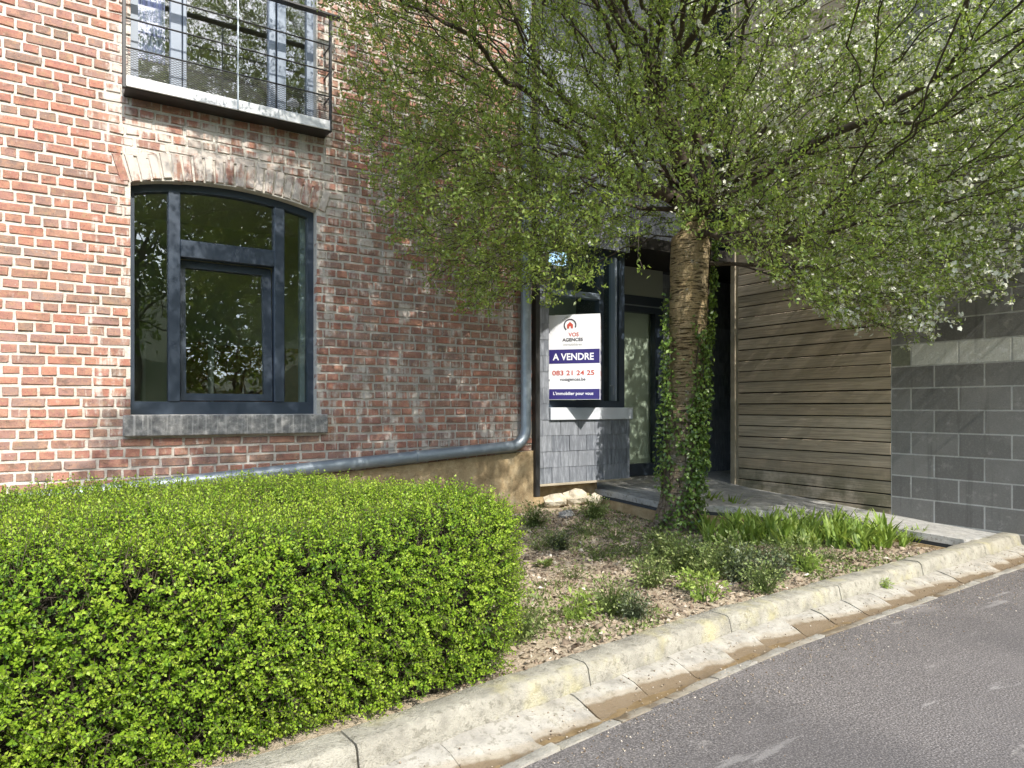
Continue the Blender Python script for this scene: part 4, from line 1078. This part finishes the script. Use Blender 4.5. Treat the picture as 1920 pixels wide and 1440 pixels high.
# inner woody mass, coloured near-black for the shade inside the hedge
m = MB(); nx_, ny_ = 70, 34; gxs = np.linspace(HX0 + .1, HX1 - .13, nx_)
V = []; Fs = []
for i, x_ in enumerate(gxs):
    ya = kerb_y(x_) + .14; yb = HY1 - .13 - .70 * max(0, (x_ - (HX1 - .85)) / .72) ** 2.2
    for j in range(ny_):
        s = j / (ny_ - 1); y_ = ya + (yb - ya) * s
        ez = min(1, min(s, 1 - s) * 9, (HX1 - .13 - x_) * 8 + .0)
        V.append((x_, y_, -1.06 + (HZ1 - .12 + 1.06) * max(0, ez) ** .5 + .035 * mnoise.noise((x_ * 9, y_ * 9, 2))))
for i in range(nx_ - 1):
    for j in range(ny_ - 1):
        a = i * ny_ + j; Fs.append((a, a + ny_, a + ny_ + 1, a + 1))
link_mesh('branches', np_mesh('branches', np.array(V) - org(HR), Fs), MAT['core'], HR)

# ------------------------------------------------------------------ plants in the bed
def strap_clump(seed, nl, h, w_, lean):
    r = np.random.default_rng(seed); V = []; Fs = []; T = []
    for i in range(nl):
        a = r.uniform(0, 6.28); b0 = np.array([r.normal() * .02, r.normal() * .02, -.02]); hh = h * r.uniform(.6, 1.1); ln = lean * r.uniform(.3, 1.3)
        d_ = np.array([math.cos(a), math.sin(a), 0]); s_ = np.array([-math.sin(a), math.cos(a), 0]); tn_ = np.clip(r.normal(.6, .3), 0, 1); b = len(V)
        for k in range(5):
            t = k / 4; c_ = b0 + d_ * ln * t * t * hh + np.array([0, 0, hh * (t - .25 * ln * t * t)]); ww = w_ * (.55 + .9 * t) * (1 - t ** 4 * .98) * .5
            V += [c_ - s_ * ww + d_ * ww * .35, c_ - d_ * ww * .1, c_ + s_ * ww + d_ * ww * .35]; T += [tn_ * (.55 + .45 * t)] * 3
        for k in range(4):
            q = b + 3 * k; Fs += [(q, q + 1, q + 4, q + 3), (q + 1, q + 2, q + 5, q + 4)]
    return np_mesh('bulb_plant', V, np.array(Fs), T)
BM = [strap_clump(k, 14, .255, .024, .6) for k in range(6)]
for b in BM: b.materials.append(MAT['bulb'])
spots = []
while len(spots) < 95:
    t = random.random(); pxx = 1318 + 345 * t ** .9; pyy = 985 + 30 * t + random.uniform(-14, 34) * (1 - .4 * t)
    q = at_z(pxx, pyy, -1.06)
    if q[1] < kerb_y(q[0]) + .12 or np.hypot(q[0] - TB[0], q[1] - TB[1]) < .26: continue
    if any(np.hypot(q[0] - s[0], q[1] - s[1]) < .055 for s in spots): continue
    spots.append(q)
spots += [at_z(1690 + 9 * i, 1022 + random.uniform(-6, 6), -1.09) for i in range(5)]
for i, q in enumerate(spots):
    last = i >= 95
    o = link_mesh('bulb_plant', BM[i % 6], None, None, (q[0], q[1], soil_z(q[0], q[1]) - .005)); s = random.uniform(.75, 1.15) * (.72 if last else 1); o.scale = (s, s, s * random.uniform(.85, 1.1)); o.rotation_euler = (0, 0, random.uniform(0, 6.28))
    if last: tag(o, 'short clump of upright green bulb leaves beside the path slab corner', 'plant', 'bulb plants at the slab corner')
    else: tag(o, 'clump of upright bright green strap leaves between tree trunk and path', 'plant', 'bulb plants along the path')

def weed_mesh(seed, n, rad_, h, L, tlo, thi, kind):
    r = np.random.default_rng(seed)
    if kind == 'rosette':
        a = r.uniform(0, 6.28, n); rr = rad_ * r.random(n) ** .6; B = np.c_[rr * np.cos(a) * .5, rr * np.sin(a) * .5, r.uniform(0, h, n) * .4]
        Dn = np.c_[np.cos(a), np.sin(a), r.uniform(.1, .9, n)]; Nn = np.c_[np.zeros((n, 2)), np.ones(n)] + r.normal(size=(n, 3)) * .3
    else:
        u = r.normal(size=(n, 3)); u /= np.linalg.norm(u, axis=1, keepdims=True); rr = r.random(n) ** .45
        B = u * rr[:, None] * (rad_, rad_, h * .55) + (0, 0, h * .5); Dn = u + r.normal(size=(n, 3)) * .7; Nn = r.normal(size=(n, 3)) + (0, -.3, .9)
        B[:, 2] = np.maximum(B[:, 2], .004)
    Lg = L * r.uniform(.6, 1.3, n); V, Fq = leaf_arrays(B, Dn, Nn, Lg, Lg * (.5 if kind != 'blade' else .16), .2)
    if kind != 'rosette':
        k = max(8, n // 2); ii = r.integers(0, n, k); V2, F2 = edge_tubes(np.c_[r.normal(size=(k, 2)) * rad_ * .15, np.full(k, -.02)], B[ii], np.full(k, .0022), np.full(k, .0012), 3)
        Fq = np.concatenate([Fq, F2 + len(V)]); T = np.concatenate([np.repeat(r.uniform(tlo, thi, n), 5), np.full(len(V2), tlo)]); V = np.concatenate([V, V2])
    else: T = np.repeat(r.uniform(tlo, thi, n), 5)
    return np_mesh('weed', V, Fq, T)
WK = {
    'bushy': ([weed_mesh(k, 420, .18, .24, .026, .3, 1, 'bush') for k in range(3)], MAT['weed'], 'low bushy green weed with small pale leaves'),
    'dark': ([weed_mesh(10 + k, 420, .17, .22, .028, .1, .95, 'bush') for k in range(3)], MAT['darkweed'], 'dark leaved low bush'),
    'rosette': ([weed_mesh(20 + k, 46, .09, .10, .06, .4, 1, 'rosette') for k in range(3)], MAT['weed'], 'flat leafy weed rosette'),
    'sprout': ([weed_mesh(30 + k, 150, .10, .13, .030, .35, 1, 'bush') for k in range(3)], MAT['bulb'], 'fresh green leafy sprout'),
    'sparse': ([weed_mesh(40 + k, 110, .17, .15, .022, .2, .9, 'bush') for k in range(3)], MAT['weed'], 'thin straggly weed with tiny leaves'),
}
for k, (ms, mt, _) in WK.items():
    for me in ms: me.materials.append(mt)
plants = [  # kind, photo pixel of the foot, size, where
    ('bushy', 1275, 1075, 1.0, 'at the front foot of the tree trunk'), ('bushy', 1330, 1085, .9, 'beside the dark bush'), ('sparse', 1225, 1060, .9, 'left of the tree trunk foot'),
    ('dark', 1395, 1090, 1.05, 'in the bed between trunk and kerb'), ('dark', 1448, 1085, .9, 'in the bed, right of another dark bush'), ('sprout', 1325, 1125, 1.1, 'close behind the kerb'),
    ('sprout', 1290, 1105, .8, 'below the pale weed at the trunk'), ('sprout', 1515, 1072, .9, 'standing alone behind the kerb'), ('bushy', 1500, 1060, .8, 'below the strap leaved plants'),
    ('sparse', 1560, 1050, .8, 'beneath the strap leaved plants near the kerb'), ('rosette', 1230, 1012, .8, 'at the shaded side of the trunk'), ('sprout', 1085, 1160, 1.0, 'on the bare soil behind the kerb'),
    ('bushy', 1150, 1150, .75, 'on the bare soil beside a fresh sprout'), ('dark', 1190, 1158, .6, 'small, on the bare soil behind the kerb joint'), ('bushy', 975, 1195, .8, 'tucked against the hedge end'),
    ('sparse', 950, 1215, .7, 'under the hedge end by the kerb'), ('sparse', 1040, 1010, 1.0, 'on the shaded soil before the porch'), ('sparse', 1100, 1000, 1.0, 'on the shaded soil between porch and tree'),
    ('bushy', 1000, 985, .8, 'under the rain pipe bend'), ('sparse', 1150, 1005, .9, 'on the shaded soil left of the trunk'), ('dark', 1050, 1030, .7, 'low on the shaded soil before the slate wall'),
    ('rosette', 1020, 1062, .8, 'on open soil near the hedge end'), ('sparse', 1180, 1040, 1.0, 'between trunk and hedge on open soil'), ('sprout', 1225, 945, .8, 'against the porch step behind the trunk'),
    ('bushy', 1240, 1045, .8, 'leaning on the trunk foot'), ('sparse', 1125, 1050, 1.0, 'on open soil halfway from hedge to trunk'), ('sparse', 1075, 1085, .8, 'on pale soil beyond the hedge end'),
    ('bushy', 1370, 1065, .9, 'behind the dark bushes'), ('dark', 1300, 1050, .7, 'pressed to the sunny side of the trunk'), ('sparse', 1470, 1040, 1.0, 'under the middle of the strap leaf row'), ('bushy', 1430, 1110, .7, 'at the kerb below the dark bushes'),
    ('sparse', 1010, 1030, .9, 'in the corner by the rear end of the hedge'), ('bushy', 1115, 965, .8, 'before the porch step'), ('bushy', 1220, 1100, .7, 'between the bare soil and the trunk weeds'), ('sparse', 1420, 1045, .9, 'among the strap leaves beside the trunk'), ('sparse', 1350, 1050, 1.0, 'right beside the trunk foot'),
]
for i, (k, a, b, s, where) in enumerate(plants):
    ms, mt, lb = WK[k]
    q = at_z(a, b, -1.06)
    for _ in range(3): q = at_z(a, b, soil_z(q[0], q[1]))
    o = link_mesh('weed', ms[i % 3], None, None, (q[0], q[1], soil_z(q[0], q[1]) - .004)); s *= 1.1 if k != 'dark' else .95; o.scale = (s, s, s); o.rotation_euler = (0, 0, random.uniform(0, 6.28))
    tag(o, lb + ' ' + where, 'weed', 'weeds in the bed')
q = at_z(1650, 1100, -1.10)
o = link_mesh('weed', WK['sprout'][0][1], None, None, (q[0], kerb_y(q[0]) - .15, -1.10)); o.scale = (.45,) * 3
tag(o, 'tiny green weed growing from the joint between kerb and gutter', 'weed')
q = at_z(1720, 1050, -1.05)

# soil crumbs, chips and dead leaves
def scatter(n, lo, hi, smin, smax):
    x_ = rng.uniform(1.2, 5.7, n); y_ = rng.uniform(2.3, 5.15, n)
    ky = np.interp(x_, [p[0] for p in KP], [p[1] for p in KP]) + .01
    pe = np.interp(y_, [2.5, 3.2, 3.55, 4.1, 4.45, 5.2], [5.66, 5.6, 5.3, 4.9, 4.35, 4.3])
    ok = (y_ > ky) & (x_ < pe); x_, y_ = x_[ok], y_[ok]
    return np.array([(a, b, soil_z(a, b)) for a, b in zip(x_, y_)])
Q = scatter(11000, 0, 0, 0, 0); n = len(Q)
kp = rng.random(n); 
dl = leaf_arrays(Q + np.c_[np.zeros((n, 2)), rng.uniform(.002, .012, n)], np.c_[rng.normal(size=(n, 2)), rng.normal(size=n) * .3], np.c_[rng.normal(size=(n, 2)) * .5, np.ones(n)], rng.uniform(.012, .05, n), rng.uniform(.008, .028, n), .25)
lt = link_mesh('leaf_litter', np_mesh('leaf_litter', dl[0], dl[1], np.repeat(np.clip(rng.normal(.5, .28, n), 0, 1), 5)), MAT['dead'])
tag(lt, 'dry dead leaves and wood chips scattered over the garden bed', 'leaf litter', kind='stuff')
Q = scatter(9000, 0, 0, 0, 0); n = len(Q); sz = rng.uniform(.004, .017, n) * (1 + (rng.random(n) < .05) * 1.2)
base = np.array([(1, 0, 0), (-.5, .87, 0), (-.5, -.87, 0), (.4, .3, .8), (-.45, .1, .7), (0, 0, -.7)])
fb = np.array([(0, 1, 3), (1, 4, 3), (1, 2, 4), (2, 0, 3), (2, 3, 4), (0, 5, 1), (1, 5, 2), (2, 5, 0)])
an = rng.uniform(0, 6.28, n); ca, sa = np.cos(an), np.sin(an)
bx = base[None] * rng.uniform(.6, 1.3, (n, 6, 3)); rx = np.stack([bx[..., 0] * ca[:, None] - bx[..., 1] * sa[:, None], bx[..., 0] * sa[:, None] + bx[..., 1] * ca[:, None], bx[..., 2]], -1)
Vc = (Q[:, None] + rx * sz[:, None, None]).reshape(-1, 3); Fc = ((np.arange(n) * 6)[:, None, None] + fb[None]).reshape(-1, 3)
cr = link_mesh('soil_crumbs', np_mesh('soil_crumbs', Vc, Fc, np.repeat(np.clip(rng.normal(.4, .22, n), 0, 1), 6)), MAT['dead'])
tag(cr, 'loose brown soil crumbs and pebbles covering the garden bed', 'soil', kind='stuff')
# sparse ground cover
Q = scatter(6000, 0, 0, 0, 0)
keepq = np.array([mnoise.noise((a * 1.6, b * 1.6, 7.0)) > -.02 for a, b, c in Q]); Q = Q[keepq]; QQ = np.repeat(Q, 5, 0) + rng.normal(size=(len(Q) * 5, 3)) * (.022, .022, .0); n = len(QQ)
g = leaf_arrays(QQ, np.c_[rng.normal(size=(n, 2)) * .6, rng.uniform(.3, 1.2, n)], np.c_[rng.normal(size=(n, 2)), np.ones(n)], rng.uniform(.012, .035, n), rng.uniform(.006, .014, n), .2)
gc = link_mesh('ground_cover', np_mesh('ground_cover', g[0], g[1], np.repeat(rng.random(n), 5)), MAT['weed'])
tag(gc, 'thin green seedlings spread over the soil of the bed', 'ground cover', kind='stuff')

n = 2600; x_ = rng.uniform(-.6, 6.8, n); v_ = .415 + np.abs(rng.normal(size=n)) * .16; v_ = np.where(rng.random(n) < .35, rng.uniform(.16, .40, n), v_)
ky = np.interp(x_, [p[0] for p in KP], [p[1] for p in KP]); zg = np.interp(v_, [.14, .21, .25, .285, .315, .338, .362, .41], [-1.098, -1.108, -1.124, -1.14, -1.143, -1.138, -1.117, -1.117]); zg = np.where(v_ > .41, -1.121, zg)
sz = rng.uniform(.0015, .0055, n); an = rng.uniform(0, 6.28, n); ca, sa = np.cos(an), np.sin(an)
bx = base[None] * rng.uniform(.6, 1.3, (n, 6, 3)); rx = np.stack([bx[..., 0] * ca[:, None] - bx[..., 1] * sa[:, None], bx[..., 0] * sa[:, None] + bx[..., 1] * ca[:, None], bx[..., 2]], -1)
Vc = (np.c_[x_, ky - v_, zg + .001][:, None] + rx * sz[:, None, None]).reshape(-1, 3); Fc = ((np.arange(n) * 6)[:, None, None] + fb[None]).reshape(-1, 3)
gt = link_mesh('grit', np_mesh('grit', Vc, Fc, np.repeat(rng.random(n), 6)), MAT['dead'])
tag(gt, 'loose grit and crumbs lying along the gutter and road edge', 'grit', kind='stuff')

# stones at the foot of the porch
def stone(q, s, mat, label):
    r = np.random.default_rng(int(abs(q[0] * 1000))); m = MB(); k1, k2 = 9, 6
    V = []
    for i in range(k2 + 1):
        ph = math.pi * i / k2
        for j in range(k1):
            th = 2 * math.pi * j / k1; d_ = np.array([math.sin(ph) * math.cos(th), math.sin(ph) * math.sin(th), math.cos(ph)])
            V.append(d_ * np.array(s) * (1 + .28 * mnoise.noise(Vector(d_ * 1.7 + q))))
    Fs = [(i * k1 + j, i * k1 + (j + 1) % k1, (i + 1) * k1 + (j + 1) % k1, (i + 1) * k1 + j) for i in range(k2) for j in range(k1)]
    o = link_mesh('stone', np_mesh('stone', V, Fs), mat, None, q); tag(o, label, 'stone'); return o
stone(np.array([3.80, 5.22, -.86]), (.13, .08, .07), MAT['rubble'], 'pale rubble stone under the left end of the slate wall')
stone(np.array([4.05, 5.24, -.85]), (.14, .09, .085), MAT['rubble'], 'large pale rubble stone beside the porch step')
stone(np.array([4.25, 5.20, -.88]), (.09, .07, .06), MAT['rubble'], 'pale rubble stone touching the end of the porch step')
q = at_z(1062, 975, -1.0); stone(np.array([q[0], q[1], soil_z(q[0], q[1]) + .02]), (.085, .06, .045), MAT['sill'], 'dark grey stone lying on the soil before the porch')

# ------------------------------------------------------------------ street trees across the road (mirrored in the windows)
def far_tree(seed, h, rr):
    global rng
    r0_ = rng; rng = np.random.default_rng(seed)
    n = 520; q = unit(rng.normal(size=(n, 3))) * rng.random((n, 1)) ** .4 * (rr, rr, h * .36) + (0, 0, h * .62); q = q[np.argsort(np.linalg.norm(q - (0, 0, h * .3), axis=1))]
    P, par, D, cnt = grow([np.array([0, 0, z_]) for z_ in np.linspace(0, h * .32, 5)], q, .3, .35, 20000)
    e = np.arange(1, len(P)); rad_ = np.clip(.010 * cnt ** .45, .008, .3); V, Fq = edge_tubes(P[par[e]], P[e], rad_[par[e]], rad_[e], 4)
    tips = P[e[cnt[e] <= 3]]; k = 8; B = np.repeat(tips, k, 0) + rng.normal(size=(len(tips) * k, 3)) * .22; m_ = len(B)
    out = (np_mesh('limbs', V, Fq), leaf_arrays(B, rdir(m_), rdir(m_), rng.uniform(.14, .28, m_), rng.uniform(.08, .17, m_)), m_)
    rng = r0_; return out
for i, (x_, y_, h_, lab) in enumerate(((-2.5, -13.5, 11.5, 'tall roadside tree across the street facing the brick house corner'), (1.8, -15, 12.5, 'tall roadside tree across the street opposite the arched window'), (5.6, -14, 10.5, 'roadside tree across the street opposite the rain pipe'), (10, -15.5, 12, 'roadside tree across the street opposite the block wall'),
        (-6, -24, 18, 'tall back row tree behind the roadside trees at their hedge-side end'), (-1, -25, 19, 'tall back row tree behind the roadside tree facing the house corner'), (4, -24, 18.5, 'tall back row tree behind the roadside tree opposite the arched window'), (9, -25, 19, 'tall back row tree behind the roadside tree opposite the rain pipe'), (14, -24, 18, 'tall back row tree behind the roadside tree opposite the block wall'))):
    lim, lv, m_ = far_tree(50 + i, h_, 3.1 if i < 4 else 4.2)
    t_ = root('roadside_tree', (x_, y_, -1.3), lab, 'tree', 'trees across the street')
    link_mesh('trunk', lim, MAT['twig'], t_, (x_, y_, -1.3))
    o = link_mesh('crown', np_mesh('crown', lv[0], lv[1], np.repeat(rng.random(m_), 5)), MAT['leaf'], t_, (x_, y_, -1.3)); o['kind'] = 'stuff'

# ------------------------------------------------------------------ lift everything so that the road lies near z = 0
for o in bpy.data.objects:
    if o.parent is None and o.type not in ('CAMERA', 'LIGHT'):
        o.location.z += H
